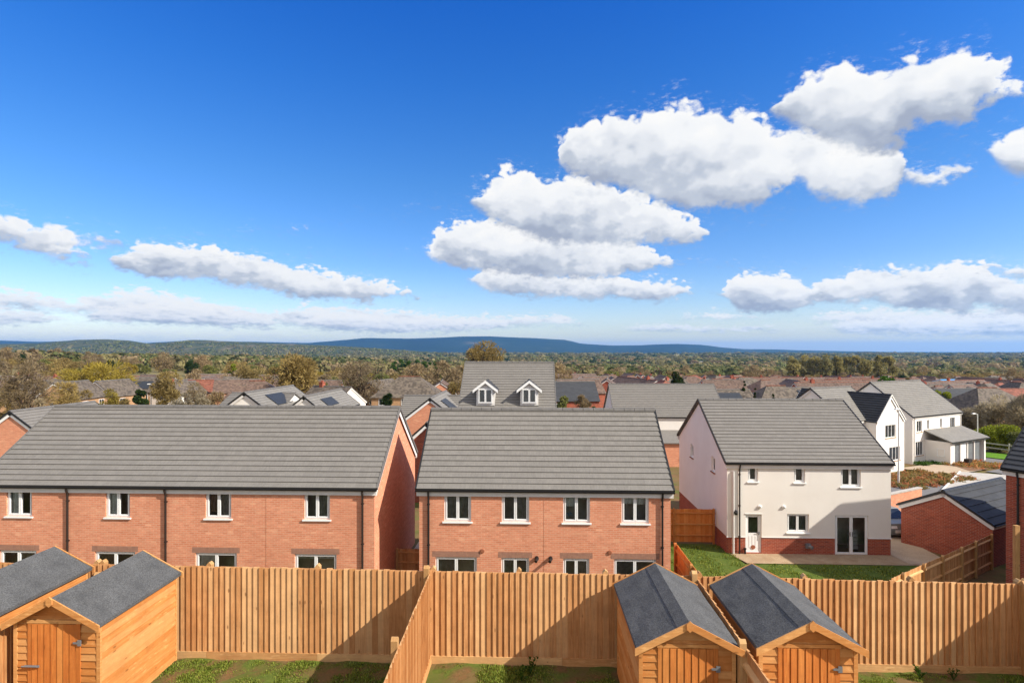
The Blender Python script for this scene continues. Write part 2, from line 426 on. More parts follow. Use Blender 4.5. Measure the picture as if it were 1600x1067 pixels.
def ring(mb, x0, x1, z0, z1, w, d0, d1):
    mb.box(x0, x0+w, d0, d1, z0, z1); mb.box(x1-w, x1, d0, d1, z0, z1)
    mb.box(x0+w, x1-w, d0, d1, z0, z0+w); mb.box(x0+w, x1-w, d0, d1, z1-w, z1)
def window(parent, sf, x0, x1, z0, z1, rev=.07, panes=2, sill=True, mat='white', fw=.055, blinds=None, detail=True, lintel=None, sillmat=None):
    loc, rot, L = sf
    m = MB()
    ring(m, x0, x1, z0, z1, fw, rev-.012, rev+.06)
    n = panes; pw = (x1-x0-2*fw)/n
    cells = []
    for i in range(n):
        a = x0+fw+i*pw; b = a+pw
        if i: m.box(a-.02, a+.02, rev-.01, rev+.06, z0+fw, z1-fw)
        if detail: ring(m, a+.012, b-.012, z0+fw+.003, z1-fw-.003, .045, rev-.026, rev+.05)
        cells.append((a+.05, b-.05))
    o = m.build('window', M[mat], parent); o.location = loc; o.rotation_euler = (0, 0, rot)
    g = MB()
    for a, b in cells:
        g.face((a, rev+.02, z0+fw), (b, rev+.02, z0+fw), (b, rev+.02, z1-fw), (a, rev+.02, z1-fw))
    g.build('pane', M['glass'] if detail else M['glass_dark'], o, fixn=False)
    if sill:
        s = MB(); s.box(x0-.06, x1+.06, -.06, rev+.01, z0-.055, z0-.002)
        s.build('sill', M[sillmat or mat], o)
    if lintel:
        s = MB(); s.box(x0-.12, x1+.12, -.004, .06, z1+.004, z1+.225)
        s.build('lintel', M['lintel'], o)
    if blinds:
        for (i, f0, f1, mt) in blinds:   # pane index, z fractions from the top
            a, b = cells[i]; h = z1-z0
            s = MB(); k = 6
            for j in range(k):      # gentle folds
                ua = a-.04+(b-a+.08)*j/k; ub = a-.04+(b-a+.08)*(j+1)/k
                y0 = rev+.10+(.02 if j % 2 else 0); y1 = rev+.10+(0 if j % 2 else .02)
                s.face((ua, y0, z1-f1*h), (ub, y1, z1-f1*h), (ub, y1, z1-f0*h), (ua, y0, z1-f0*h))
            s.build('curtain', M[mt], o, fixn=False)
    return o

def roof(parent, W, D, ez, rz, over=.08, verge=.12, mat='tile', gauge=.285, th=.038, courses=True, ridge='ridge', vergemat=None, barge=None, name='roof', x0=None, x1=None, split=None):
    """gabled roof, ridge along local x"""
    xa = -verge if x0 is None else x0; xb = W+verge if x1 is None else x1
    mb = MB(); hy = D/2+over; L = math.hypot(hy, rz-ez)
    dy, dz = hy/L, (rz-ez)/L
    for sgn in (1, -1):
        def P(x, s, h):   # along slope s, height h off the slope
            y = s*dy-h*dz; z = s*dz+h*dy
            return (x, y, z) if sgn > 0 else (x, D+2*over-y, z)
        if courses:
            k = 0
            while k*gauge < L-.02:
                s0 = k*gauge; s1 = min(L, (k+1)*gauge+.03)
                mb.rv()
                mb.face(P(xa, s0, th+.012), P(xb, s0, th+.012), P(xb, s1, .012), P(xa, s1, .012))
                mb.face(P(xa, s0, -.01), P(xb, s0, -.01), P(xb, s0, th+.012), P(xa, s0, th+.012))
                k += 1
        else:
            mb.rv(); mb.face(P(xa, 0, .02), P(xb, 0, .02), P(xb, L, .02), P(xa, L, .02))
        mb.face(P(xa, 0, -.07), P(xb, 0, -.07), P(xb, L, -.07), P(xa, L, -.07))
        for x in (xa, xb):
            mb.face(P(x, 0, -.07), P(x, L, -.07), P(x, L, .03), P(x, 0, .03))
        mb.face(P(xa, 0, -.07), P(xb, 0, -.07), P(xb, 0, .02), P(xa, 0, .02))
    o = mb.build(name, M[mat], parent, fixn=False); o.location = (0, -over, ez)
    if ridge:
        r = MB(); n = max(1, round((xb-xa)/.45)); w = (xb-xa)/n
        for i in range(n):
            a = xa+i*w+.008; b = xa+(i+1)*w-.008; r.rv()
            pts = [(-.125, -.075), (-.095, .0), (-.04, .045), (.04, .045), (.095, 0), (.125, -.075)]
            poly = [(D/2+p, rz+.05+q) for p, q in pts]
            r.prism(poly, 0, a, b)
        r.build('ridge_tiles', M[ridge], o, loc=(0, over, -ez))
    if vergemat or barge:
        for x, sx in ((xa, -1), (xb, 1)):
            if vergemat:
                v = MB()
                for sg in (1, -1):
                    e = Vector((x, -over if sg > 0 else D+over, ez+.0)); t = Vector((x, D/2, rz+.0))
                    up = Vector((0, -dz*sg, dy)); v.hull8(vh(e, t, up, -.06, .055, x-.03, x+.03))
                v.build('verge', M[vergemat], o, loc=(0, over, -ez))
            if barge:
                v = MB()
                xi = x-sx*.03; xo = x-sx*.055
                for sg in (1, -1):
                    e = Vector((x, -over if sg > 0 else D+over, ez)); t = Vector((x, D/2, rz))
                    up = Vector((0, -dz*sg, dy)); v.hull8(vh(e, t, up, -.25, -.072, min(xi, xo), max(xi, xo)))
                v.build('bargeboard', M[barge], o, loc=(0, over, -ez))
    return o
def vh(e, t, up, h0, h1, xa, xb):
    q = []
    for h in (h0, h1):
        a = e+up*h; b = t+up*h
        if abs(up.y) > 0:   # meet on the centre line
            pass
        q += [(xa, a.y, a.z), (xb, a.y, a.z), (xb, b.y, b.z), (xa, b.y, b.z)]
    return q
def eaves(parent, W, D, ez, over=.08, fas='offwhite', gut='black', fh=.2, sides=('front', 'back')):
    for sd in sides:
        ya, yb = (-over+.012, .03) if sd == 'front' else (D-.03, D+over-.012)
        f = MB(); f.box(-.10, W+.10, ya, yb, ez-.07-fh, ez-.073); f.build('fascia', M[fas], parent)
        g = MB(); y = -over-.055 if sd == 'front' else D+over+.055
        pts = []
        for k in range(7):
            t = math.pi*(1+k/6); pts.append((y+.055*math.cos(t), ez-.02+.075*math.sin(t)))
        g.prism(pts, 0, -.13, W+.13); g.build('gutter', M[gut], parent)
def downpipe(parent, x, ez, z0=0, over=.08, mat='black', y=-.06, r=.04):
    m = MB(); m.tube([(x, -over-.05, ez-.09), (x, -over-.05, ez-.16), (x, y, ez-.34), (x, y, z0)], r, 8)
    for z in (ez-.6, ez-2.2, ez-3.8):
        if z > z0: m.box(x-.055, x+.055, y-.02, -.002, z-.02, z+.02)
    m.build('downpipe', M[mat], parent)
def vent(parent, x, z, r=.06, mat='terracotta', flue=False):
    m = MB()
    if flue:
        m.tube([(x, .02, z), (x, -.12, z)], r*1.3, 10); m.tube([(x, -.12, z), (x-.04, -.28, z-.05)], r, 10); m.build('boiler_flue', M['black'], parent)
    else:
        m.tube([(x, .02, z), (x, -.03, z)], r, 12); m.tube([(x, -.03, z), (x, -.045, z)], [r, r*.8], 12); m.build('wall_vent', M[mat], parent)

TH = math.atan2(.49, .87)      # the street on the right runs along this direction
E1 = Vector((.8713, .4907, 0)); E2 = Vector((.4907, -.8713, 0))

# ------------------------------------------------------------------ fences
def fence(name, label, p0, p1, z0, z1, mat='fence', rail='fence_rail', group=None, pitch=.112, boards=True, gravel=True, postat=None, step=1, ph=.08, z0b=None, z1b=None, cat='fence', rcap=True):
    """boards on the local -y side, rails and posts behind (+y)"""
    p0 = Vector((p0[0], p0[1], 0)); p1 = Vector((p1[0], p1[1], 0)); d = p1-p0; L = d.length
    t = thing(name, label, cat, (p0.x, p0.y, z0), math.atan2(d.y, d.x), group)
    H = z1-z0; db = 0 if z0b is None else z0b-z0; dt = H if z1b is None else z1b-z0
    zb = lambda x: db*x/L; zt = lambda x: H+(dt-H)*x/L
    b = MB(); n = int(L/pitch); w = L/n; gh = .155 if gravel else .03
    for i in range(n):
        b.rv(); x0 = i*w+.001; x1 = x0+w-.001; j = random.uniform(-.012, .010); yy = random.uniform(-.002, .002)
        ya, yb = (-.036+yy, -.007+yy) if step > 0 else (-.007+yy, -.036+yy)
        b.hull8([(x0, ya, zb(x0)+gh), (x1, yb, zb(x1)+gh), (x1, 0, zb(x1)+gh), (x0, 0, zb(x0)+gh),
                 (x0, ya, zt(x0)+j), (x1, yb, zt(x1)+j), (x1, 0, zt(x1)+j), (x0, 0, zt(x0)+j)])
    b.build('boards', M[mat], t)
    if gravel:
        g = MB(); m = max(1, round(L/2.4))
        for i in range(m):
            g.rv(); a = L*i/m+.002; c = L*(i+1)/m-.002
            g.hull8([(a, -.042, zb(a)-.15), (c, -.042, zb(c)-.15), (c, 0, zb(c)-.15), (a, 0, zb(a)-.15), (a, -.042, zb(a)+gh-.002), (c, -.042, zb(c)+gh-.002), (c, 0, zb(c)+gh-.002), (a, 0, zb(a)+gh-.002)])
        g.build('gravel_board', M[rail], t)
    for f in (.22, .55, .88):
        r = MB(); r.rv(); h = lambda x: zb(x)+(zt(x)-zb(x))*f
        r.hull8([(0, .002, h(0)-.045), (L, .002, h(L)-.045), (L, .07, h(L)-.025), (0, .07, h(0)-.025), (0, .002, h(0)+.045), (L, .002, h(L)+.045), (L, .07, h(L)+.015), (0, .07, h(0)+.015)])
        r.build('rail', M[rail], t)
    m = max(1, round(L/2.2)); xs = postat if postat is not None else [L*i/m for i in range(m+1)]
    for x in xs:
        p = MB(); p.rv(); zz = zt(x)+ph
        q = .05
        base = [(x-q, .004), (x+q, .004), (x+q, .104), (x-q, .104)]
        p.hull8([(a, c, zb(x)-.3) for a, c in base]+[(a, c, zz) for a, c in base])
        p.hull8([(a, c, zz) for a, c in base]+[(x-q*.2, .004, zz+.045), (x+q*.2, .004, zz+.045), (x+q*.2, .104, zz+.045), (x-q*.2, .104, zz+.045)])
        p.build('post', M['wood_post' if mat == 'fence' else rail], t)
    return t

# ------------------------------------------------------------------ sheds
def shed(label, rx, y0, y1, z0, ridge=2.1, eave=1.69, hw=.70, hingeside=1, doorx=(-.40, .42), group='garden sheds against the back fence'):
    D = y1-y0; zw = 0
    t = thing('garden_shed', label, 'shed', (rx, y0, z0), 0, group)
    sl = (ridge-eave)/(hw+.07)             # roof slope
    top = lambda x: ridge-.035-abs(x)*sl
    # shiplap cladding
    w = MB(); h = .115
    def lap(mp, xa, xb, za, zb, clip=None):
        z = za
        while z < zb-.005:
            zz = min(z+h, zb); w.rv()
            if clip is None: A0, A1, B0, B1 = xa, xb, xa, xb
            else:
                e0 = clip(z); e1 = clip(zz); A0, A1 = max(xa, -e0), min(xb, e0); B0, B1 = max(xa, -e1), min(xb, e1)
                if A1 <= A0: break
                if B1 < B0: B0 = B1 = 0
            w.face(mp(A0, z, -.02), mp(A1, z, -.02), mp(B1, zz, -.002), mp(B0, zz, -.002))
            w.face(mp(A0, z, 0), mp(A1, z, 0), mp(A1, z, -.02), mp(A0, z, -.02))
            z += h
    clip = lambda z: hw if z < ridge-.035-hw*sl else max(0, (ridge-.035-z)/sl)
    fr = lambda x, z, d: (x, d, z); bk = lambda x, z, d: (-x, D-d, z)
    lf = lambda x, z, d: (-hw+d, D-x, z); rt = lambda x, z, d: (hw-d, x, z)
    dz = eave-.03
    lap(fr, -hw, doorx[0], .06, dz, clip); lap(fr, doorx[1], hw, .06, dz, clip)
    lap(fr, -hw, hw, dz, ridge-.04, clip)
    lap(bk, -hw, hw, .06, ridge-.04, clip)
    lap(lf, 0, D, .06, top(hw)+.02); lap(rt, 0, D, .06, top(hw)+.02)
    w.box(-hw+.03, hw-.03, .05, D-.05, .0, .06)
    w.build('cladding', M['shed'], t, fixn=False)
    for sx in (-1, 1):      # corner battens
        for yy in (-.022, D-.02):
            c = MB(); c.rv(); x = sx*(hw-.012); c.box(x-.03, x+.03, yy, yy+.042, .04, top(hw)-.0); c.build('corner_batten', M['barge'], t)
    for x in doorx:
        c = MB(); c.rv(); c.box(x-.035, x+.035, -.026, -.004, .06, dz); c.build('door_jamb', M['shed_door'], t)
    c = MB(); c.rv(); c.box(doorx[0]-.05, doorx[1]+.05, -.03, -.005, dz, dz+.055); c.build('door_head', M['barge'], t)
    # door of upright boards
    d = MB(); n = 7; bw = (doorx[1]-doorx[0]-.07)/n
    for i in range(n):
        d.rv(); a = doorx[0]+.035+i*bw; d.hull8([(a+.003, -.034, .08), (a+bw-.003, -.024, .08), (a+bw-.003, 0, .08), (a+.003, 0, .08),
                                               (a+.003, -.034, dz-.01), (a+bw-.003, -.024, dz-.01), (a+bw-.003, 0, dz-.01), (a+.003, 0, dz-.01)])
    do = d.build('door', M['shed_door'], t)
    for z in (.35, dz-.30):
        g = MB(); x = doorx[1]+.02 if hingeside > 0 else doorx[0]-.02
        g.hull8([(x, -.05, z-.018), (x-hingeside*.09, -.05, z-.012), (x-hingeside*.09, -.036, z-.012), (x, -.036, z-.018),
                 (x, -.05, z+.018), (x-hingeside*.09, -.05, z+.012), (x-hingeside*.09, -.036, z+.012), (x, -.036, z+.018)])
        g.box(x-.02, x+.04, -.048, -.034, z-.045, z+.045)
        g.build('hinge', M['grey_metal'], do)
    g = MB(); x = doorx[0]+.09 if hingeside > 0 else doorx[1]-.09
    g.box(x-.16, x+.08, -.05, -.036, .99, 1.02); g.tube([(x-.2, -.055, 1.005), (x+.06, -.055, 1.005)], .012, 6); g.build('bolt', M['grey_metal'], do)
    # felted roof
    L0, L1 = -.13, D+.07; r = MB()
    for sx in (-1, 1):
        def P(s, y, hh): return (sx*s, y, ridge-s*sl+hh)
        e = hw+.07; ny = 10; ns = 6; g0 = [[None]*(ny+1) for _ in range(ns+1)]
        for i in range(ns+1):
            for j in range(ny+1):
                s_ = e*i/ns; yy = L0+(L1-L0)*j/ny
                g0[i][j] = P(s_, yy, .004*math.sin(yy*5+i*1.7)+random.uniform(-.002, .003)+(.003 if 0 < i else 0))
        for i in range(ns):
            for j in range(ny):
                r.face(g0[i][j], g0[i+1][j], g0[i+1][j+1], g0[i][j+1])
        r.face(P(e, L0, .004), P(e, L1, .004), P(e, L1, -.05), P(e, L0, -.05))
        r.face(P(0, L0, -.03), P(e, L0, -.03), P(e, L1, -.03), P(0, L1, -.03))
        r.face(P(0, L0, .004), P(e, L0, .004), P(e, L0, -.03), P(0, L0, -.03)); r.face(P(0, L1, .004), P(e, L1, .004), P(e, L1, -.03), P(0, L1, -.03))
    ro = r.build('roof', M['felt'], t, fixn=False)
    r = MB()                # lapped strip of felt over the ridge
    for sx in (-1, 1):
        r.face((0, L0, ridge+.016), (sx*.17, L0, ridge+.014-.17*sl), (sx*.17, L1, ridge+.014-.17*sl), (0, L1, ridge+.016))
        r.face((sx*.17, L0, ridge+.014-.17*sl), (sx*.17, L1, ridge+.014-.17*sl), (sx*.175, L1, ridge-.17*sl), (sx*.175, L0, ridge-.17*sl))
    r.build('ridge_felt', M['felt'], ro, fixn=False)
    for yy in (L0-.022, L1+.002):
        for sx in (-1, 1):
            b = MB(); b.rv(); e = hw+.10
            q = []
            for zz in (-.085, .022):
                q += [(sx*.0, yy, ridge+zz), (sx*e, yy, ridge-e*sl+zz), (sx*e, yy+.02, ridge-e*sl+zz), (sx*.0, yy+.02, ridge+zz)]
            b.hull8(q); b.build('bargeboard', M['barge'], t)
    f = MB(); f.rv(); y = L0-.042     # pointed finial block at the front apex
    f.prism([(-.0, ridge+.045), (-.05, ridge+.0), (-.05, ridge-.075), (0, ridge-.12), (.05, ridge-.075), (.05, ridge)], 1, y, y+.022)
    f.build('finial', M['barge'], t)
    for sx in (-1, 1):     # eave batten
        b = MB(); b.rv(); x = sx*(hw+.03); b.box(min(x, x+sx*.02), max(x, x+sx*.02), L0, L1, ridge-(hw+.05)*sl-.075, ridge-(hw+.05)*sl-.035); b.build('eave_batten', M['barge'], t)
    return t

# ------------------------------------------------------------------ trees
def crown_mesh(name, H, base, rad, mat, nl=16, nq=900, size=.35, twig=.0, lobe=.38, flat=1.0, seed=1, shape='round', parent=None, droop=0.0):
    rg = np.random.default_rng(seed); nq = int(nq*2.0); size = size*.62
    ch = H-base
    lob = []
    while len(lob) < nl:
        p = rg.uniform(-1, 1, 3); q = np.linalg.norm(p)
        if q > 1 or (q < .35 and len(lob) > 2): continue
        k = p.copy()
        if shape == 'cone':
            zz = (k[2]+1)/2; k[:2] *= (1-zz)*1.05+.03
        elif shape == 'dome':
            k[2] = abs(k[2])*1.9-.9
        elif shape == 'column':
            k[:2] *= (1-.5*max(0, k[2])**2)
        lob.append((k[0]*rad*.72, k[1]*rad*.72, base+ch*(.5+.40*k[2]*flat), rad*lobe*rg.uniform(.65, 1.15)*(1 if shape != 'cone' else max(.25, 1.15-(k[2]+1)/2))))
    lob = np.array(lob); lr = rg.random(nl)
    li = rg.integers(0, nl, nq)
    d = rg.normal(size=(nq, 3)); d[:, 2] += .25; d /= np.linalg.norm(d, axis=1)[:, None]
    rr = lob[li, 3]*(.45+.62*np.sqrt(rg.random(nq)))
    c = lob[li, :3]+d*rr[:, None]*np.array([1, 1, min(1.0, .9*ch/(2*rad)+.25)])
    c[:, 2] = np.clip(c[:, 2], base*.8, H)
    a = rg.normal(size=(nq, 3)); a /= np.linalg.norm(a, axis=1)[:, None]
    ax = d*(1 if twig > 0 else .0)+a*(.55 if twig > 0 else 1)
    ax[:, 2] -= droop
    ax /= np.linalg.norm(ax, axis=1)[:, None]
    b = np.cross(ax, rg.normal(size=(nq, 3))); b /= np.linalg.norm(b, axis=1)[:, None]
    s = size*rg.uniform(.6, 1.3, nq)[:, None]
    la = ax*s*(1+twig*1.6); lb = b*s*(1-.72*twig)
    v = np.stack([c-la-lb*.3, c-lb*.0+lb, c+la+lb*.1, c-lb], 1).reshape(-1, 3)
    f = np.arange(nq*4).reshape(-1, 4)
    rnd = np.clip(.5*lr[li]+.28*rg.random(nq)+.14, 0, 1)
    return np_mesh(name, v, f, rnd, M[mat], parent), lob
def trunk_mesh(H, base, lob, r0, mat='bark', parent=None, seed=1, nlimb=8, lean=.0):
    rs = random.Random(seed); m = MB()
    top = Vector((rs.uniform(-.3, .3)*lean, rs.uniform(-.3, .3)*lean, base+(H-base)*.55))
    mid = Vector((top.x*.4+rs.uniform(-.1, .1), top.y*.4, base*.9))
    m.tube([(0, 0, -.4), (0, 0, .3), mid, top], [r0*1.25, r0, r0*.75, r0*.3], 7)
    for k in range(min(nlimb, len(lob))):
        L = Vector(lob[k][:3]); s = mid.lerp(top, rs.uniform(0, .8))
        h = s.lerp(L, .5)+Vector((rs.uniform(-.3, .3), rs.uniform(-.3, .3), rs.uniform(-.2, .3)))
        end = L+(L-s)*.25
        m.tube([s, h, end], [r0*.42, r0*.24, r0*.07], 5)
        for j in range(2):
            q = h.lerp(end, rs.uniform(.1, .6)); e2 = q+Vector((rs.uniform(-1, 1), rs.uniform(-1, 1), rs.uniform(.1, 1)))*lob[k][3]
            m.tube([q, e2], [r0*.14, r0*.04], 4)
    return m.build('trunk', M[mat], parent, smooth=True)
def make_tree(name, label, cat, H, base, rad, mat, r0=.22, group=None, trunk_mat='bark', nlimb=8, **kw):
    t = thing(name, label, cat, (0, 0, 0), 0, group)
    _, lob = crown_mesh('crown', H, base, rad, mat, parent=t, **kw)
    trunk_mesh(H, base, lob, r0, trunk_mat, t, kw.get('seed', 1), nlimb)
    return t
# ------------------------------------------------------------------ camera, sun, sky
cam = bpy.data.cameras.new('camera'); cam.sensor_width = 36; cam.lens = F/1600*36
cam.shift_y = 13.5/1600; cam.clip_end = 200000; cam.clip_start = .1
co = bpy.data.objects.new('camera', cam); co.location = (0, 0, CZ); co.rotation_euler = (R(90), 0, PSI)
link(co); scene.camera = co
SUN_TO = Vector((1, -.40, .80)).normalized()
sl = bpy.data.lights.new('sun', 'SUN'); sl.energy = SUN_E; sl.angle = R(.5); sl.color = (1, .93, .81)
so = bpy.data.objects.new('sun', sl); so.rotation_euler = SUN_TO.to_track_quat('Z', 'Y').to_euler(); so.location = (60, -40, 80); link(so)

# ------------------------------------------------------------------ foreground fences
FY = 10.82
G1 = 'timber fences dividing the back gardens'
xs = [-16.0, -8.62, -1.98, 3.18, 9.28, 14.5]
zt = [1.85, 1.84, 1.80, 1.765, 1.70, 1.70]
names = ['featheredge back fence behind the two left sheds', 'featheredge back fence across the left garden, dark shadow at its right end',
         'featheredge back fence across the middle garden, left of the centre shed', 'featheredge back fence behind the right shed, running to the right corner',
         'featheredge back fence beyond the right corner post']
for i in range(5):
    fence('back_fence', names[i], (xs[i], FY), (xs[i+1]-.004, FY), 0, zt[i], group=G1, z1b=zt[i+1], postat=[.06+k*(xs[i+1]-xs[i]-.12)/3 for k in range(4)], ph=.02)
fence('side_fence', 'sunlit side fence standing between the two left sheds', (-8.55, 4.4), (-8.55, FY-.05), 0, 1.62, group=G1, ph=.03, z1b=1.62)
fence('side_fence', 'sunlit side fence between the left and middle gardens, casting a diagonal shadow', (-1.98, 3.2), (-1.98, FY-.05), 0, 1.50, group=G1, ph=.1, z1b=1.77)
fence('side_fence', 'side fence with rails and posts squeezed between the two right sheds', (3.17, 3.5), (3.17, FY-.05), 0, 1.58, group=G1, ph=.1, z1b=1.74)
fence('side_fence', 'rail side fence at the right corner of the right garden', (9.30, 6.0), (9.30, FY-.05), 0, 1.70, group=G1, ph=.03, z1b=1.70)

shed('tan shed with grey felt roof cut off by the left picture edge', -9.42, 8.6, 10.62, .08, 2.13, 1.74)
shed('orange shed with dark felt roof and bright sunlit right wall, second shed from the left', -7.63, 8.72, 10.62, .02, 2.13, 1.72, hingeside=1, doorx=(-.44, .36))
shed('shed with pointed finial and shaded left wall, left of the right-hand pair', 2.33, 8.42, 10.5, 0, 2.08, 1.69)
shed('rightmost shed, black speckled felt roof, behind the railed side fence', 4.07, 8.35, 10.35, .05, 2.10, 1.71)

# ------------------------------------------------------------------ terraced house on the left
def place(name, label, cat, x, y, z, rot=0, group=None): return thing(name, label, cat, (x, y, z), rot, group)
GRP_H = 'new houses of the estate'
zb = -4.2
t = place('terraced_house', 'long orange brick terrace with a wide grey roof, at the left', 'house', -22.5, 21.9, zb, 0, GRP_H)
W, D, EZ, RZ = 16.28, 7.7, .62-zb, 3.42-zb
up = [(-21.31, -20.24), (-17.17, -16.17), (-13.06, -12.01), (-9.05, -8.01)]
dn = [(-21.60, -20.05), (-17.62, -15.95), (-13.48, -11.78), (-9.44, -7.74)]
holes = [(a+22.5, b+22.5, -.64-zb, .44-zb) for a, b in up]+[(a+22.5, b+22.5, -4.15-zb+.1, -2.02-zb) for a, b in dn]
w = MB(); walls_box(w, W, D, 0, EZ-.05, {'front': holes}); gables(w, W, D, EZ-.05, RZ-.12); w.build('wall', M['brick'], t, fixn=False)
sf = side_frame('front', W, D)
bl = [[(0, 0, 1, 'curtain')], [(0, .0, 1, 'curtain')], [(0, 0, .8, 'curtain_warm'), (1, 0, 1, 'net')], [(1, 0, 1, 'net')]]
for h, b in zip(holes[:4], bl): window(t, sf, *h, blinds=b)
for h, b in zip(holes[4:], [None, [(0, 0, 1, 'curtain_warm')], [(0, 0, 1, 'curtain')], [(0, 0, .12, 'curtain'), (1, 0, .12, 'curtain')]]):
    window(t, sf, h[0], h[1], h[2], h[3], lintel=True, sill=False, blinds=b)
roof(t, W, D, EZ, RZ, barge='white', vergemat='ridge'); eaves(t, W, D, EZ)
for x in (-18.71, -14.66, -6.68): downpipe(t, x+22.5, EZ, mat='brownpipe')
w = MB(); w.box(.3, W-.3, 1.15, 1.25, .1, EZ-.2); w.build('inner_wall', M['room'], t)
w = MB(); w.box(.1, W-.1, .12, 1.14, 2.35, 2.5); w.build('upper_floor', M['room'], t)
for x in (-10.6,):
    m = MB(); m.box(x+22.5, x+22.5+.012, -.004, .01, .1, EZ-.4); m.build('movement_joint', M['terracotta'], t)

# ------------------------------------------------------------------ semi-detached pair in the middle
t = place('semi_detached_house', 'orange brick pair of houses with a grey roof, centre, behind the middle fence', 'house', -4.43, 21.9, zb, 0, GRP_H)
W, D, EZ, RZ = 9.86, 6.7, .62-zb, 3.40-zb
X = 4.43
up = [(-3.44, -2.37), (-1.16, -.08), (1.25, 2.30), (3.53, 4.59)]
dn = [(-3.79, -2.14), (-1.18, -.08), (1.25, 2.28), (3.23, 4.87)]
zd = [-4.05, -3.1, -3.1, -4.05]
holes = [(a+X, b+X, -.66-zb, .42-zb) for a, b in up]+[(a+X, b+X, q-zb, -2.06-zb) for (a, b), q in zip(dn, zd)]
w = MB(); walls_box(w, W, D, 0, EZ-.05, {'front': holes}); gables(w, W, D, EZ-.05, RZ-.12); w.build('wall', M['brick'], t, fixn=False)
sf = side_frame('front', W, D)
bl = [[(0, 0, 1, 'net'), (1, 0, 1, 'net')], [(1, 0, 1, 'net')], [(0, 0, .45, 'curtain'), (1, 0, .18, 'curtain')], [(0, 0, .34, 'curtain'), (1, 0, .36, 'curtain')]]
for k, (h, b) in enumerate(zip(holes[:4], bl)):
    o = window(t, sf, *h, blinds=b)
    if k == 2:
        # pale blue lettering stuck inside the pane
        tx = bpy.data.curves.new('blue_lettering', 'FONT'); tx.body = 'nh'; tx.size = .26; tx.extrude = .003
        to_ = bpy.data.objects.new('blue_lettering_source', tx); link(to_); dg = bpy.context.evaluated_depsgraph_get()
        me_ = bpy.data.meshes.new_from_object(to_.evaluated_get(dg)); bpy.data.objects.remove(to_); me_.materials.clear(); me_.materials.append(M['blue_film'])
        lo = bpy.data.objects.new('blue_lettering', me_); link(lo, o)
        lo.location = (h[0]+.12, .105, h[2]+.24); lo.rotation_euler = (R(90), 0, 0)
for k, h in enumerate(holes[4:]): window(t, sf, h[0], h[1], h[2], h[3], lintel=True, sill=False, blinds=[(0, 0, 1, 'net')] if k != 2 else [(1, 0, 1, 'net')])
roof(t, W, D, EZ, RZ, barge='white', vergemat='black'); eaves(t, W, D, EZ)
downpipe(t, -4.05+X, EZ); downpipe(t, 5.10+X, EZ)
for x, z in ((-1.92, -1.80), (3.07, -1.80)): vent(t, x+X, z-zb, .085)
for x in (.22, .76): vent(t, x+X, -2.05-zb, .06, flue=True)
w = MB(); w.box(.3, W-.3, 1.15, 1.25, .1, EZ-.2); w.build('inner_wall', M['room'], t)
w = MB(); w.box(.1, W-.1, .12, 1.14, 2.35, 2.5); w.build('upper_floor', M['room'], t)
m = MB(); m.box(4.92, 4.93, -.004, .01, .1, EZ-.4); m.build('movement_joint', M['terracotta'], t)

# ------------------------------------------------------------------ white rendered house
zw = -4.47; x0 = 10.12; y0 = 29.15
t = place('rendered_house', 'white rendered house on a red brick base with patio doors, right of centre', 'house', x0, y0, zw, 0, GRP_H)
W, D, EZ, RZ = 8.28, 9.3, .30-zw, 3.12-zw
def fx(px): return pY(px, 740, y0).x-x0
def fz(py, px=1260): return pY(px, py, y0).z-zw
hs = [(fx(1169), fx(1184.5), fz(753), fz(727)), (fx(1241), fx(1258), fz(754), fz(727)), (fx(1314), fx(1345), fz(760), fz(727.5)),
      (fx(1230), fx(1264), fz(832), fz(803))]
door = (fx(1165), fx(1190), .12, fz(803, 1178)); patio = (fx(1305), fx(1356.5), .06, fz(805, 1330))
lw = [(D-2.5, D-1.9, fz(752)-.02, fz(727)), (D-6.6, D-6.0, fz(752), fz(727))]
PL = .93
w = MB(); walls_box(w, W, D, PL, EZ-.05, {'front': hs+[door, patio], 'left': [(a, b, c, d) for a, b, c, d in lw]}, off=0); gables(w, W, D, EZ-.05, RZ-.12)
w.build('wall', M['render'], t, fixn=False)
w = MB(); walls_box(w, W, D, -.4, PL-.004, {'front': [door, patio]}, off=.022)
w.build('plinth', M['brick_red'], t, fixn=False)
w = MB(); w.box(-.02, door[0]-.001, -.015, .03, PL-.02, PL+.025); w.box(door[1]+.001, patio[0]-.001, -.015, .03, PL-.02, PL+.025); w.box(patio[1]+.001, W+.02, -.015, .03, PL-.02, PL+.025); w.build('bell_cast_bead', M['white'], t)
sf = side_frame('front', W, D)
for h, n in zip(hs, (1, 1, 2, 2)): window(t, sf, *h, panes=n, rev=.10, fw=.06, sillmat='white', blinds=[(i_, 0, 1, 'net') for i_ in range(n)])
for h in lw: window(t, side_frame('left', W, D), *h, panes=1, rev=.10, fw=.06, sillmat='terracotta')
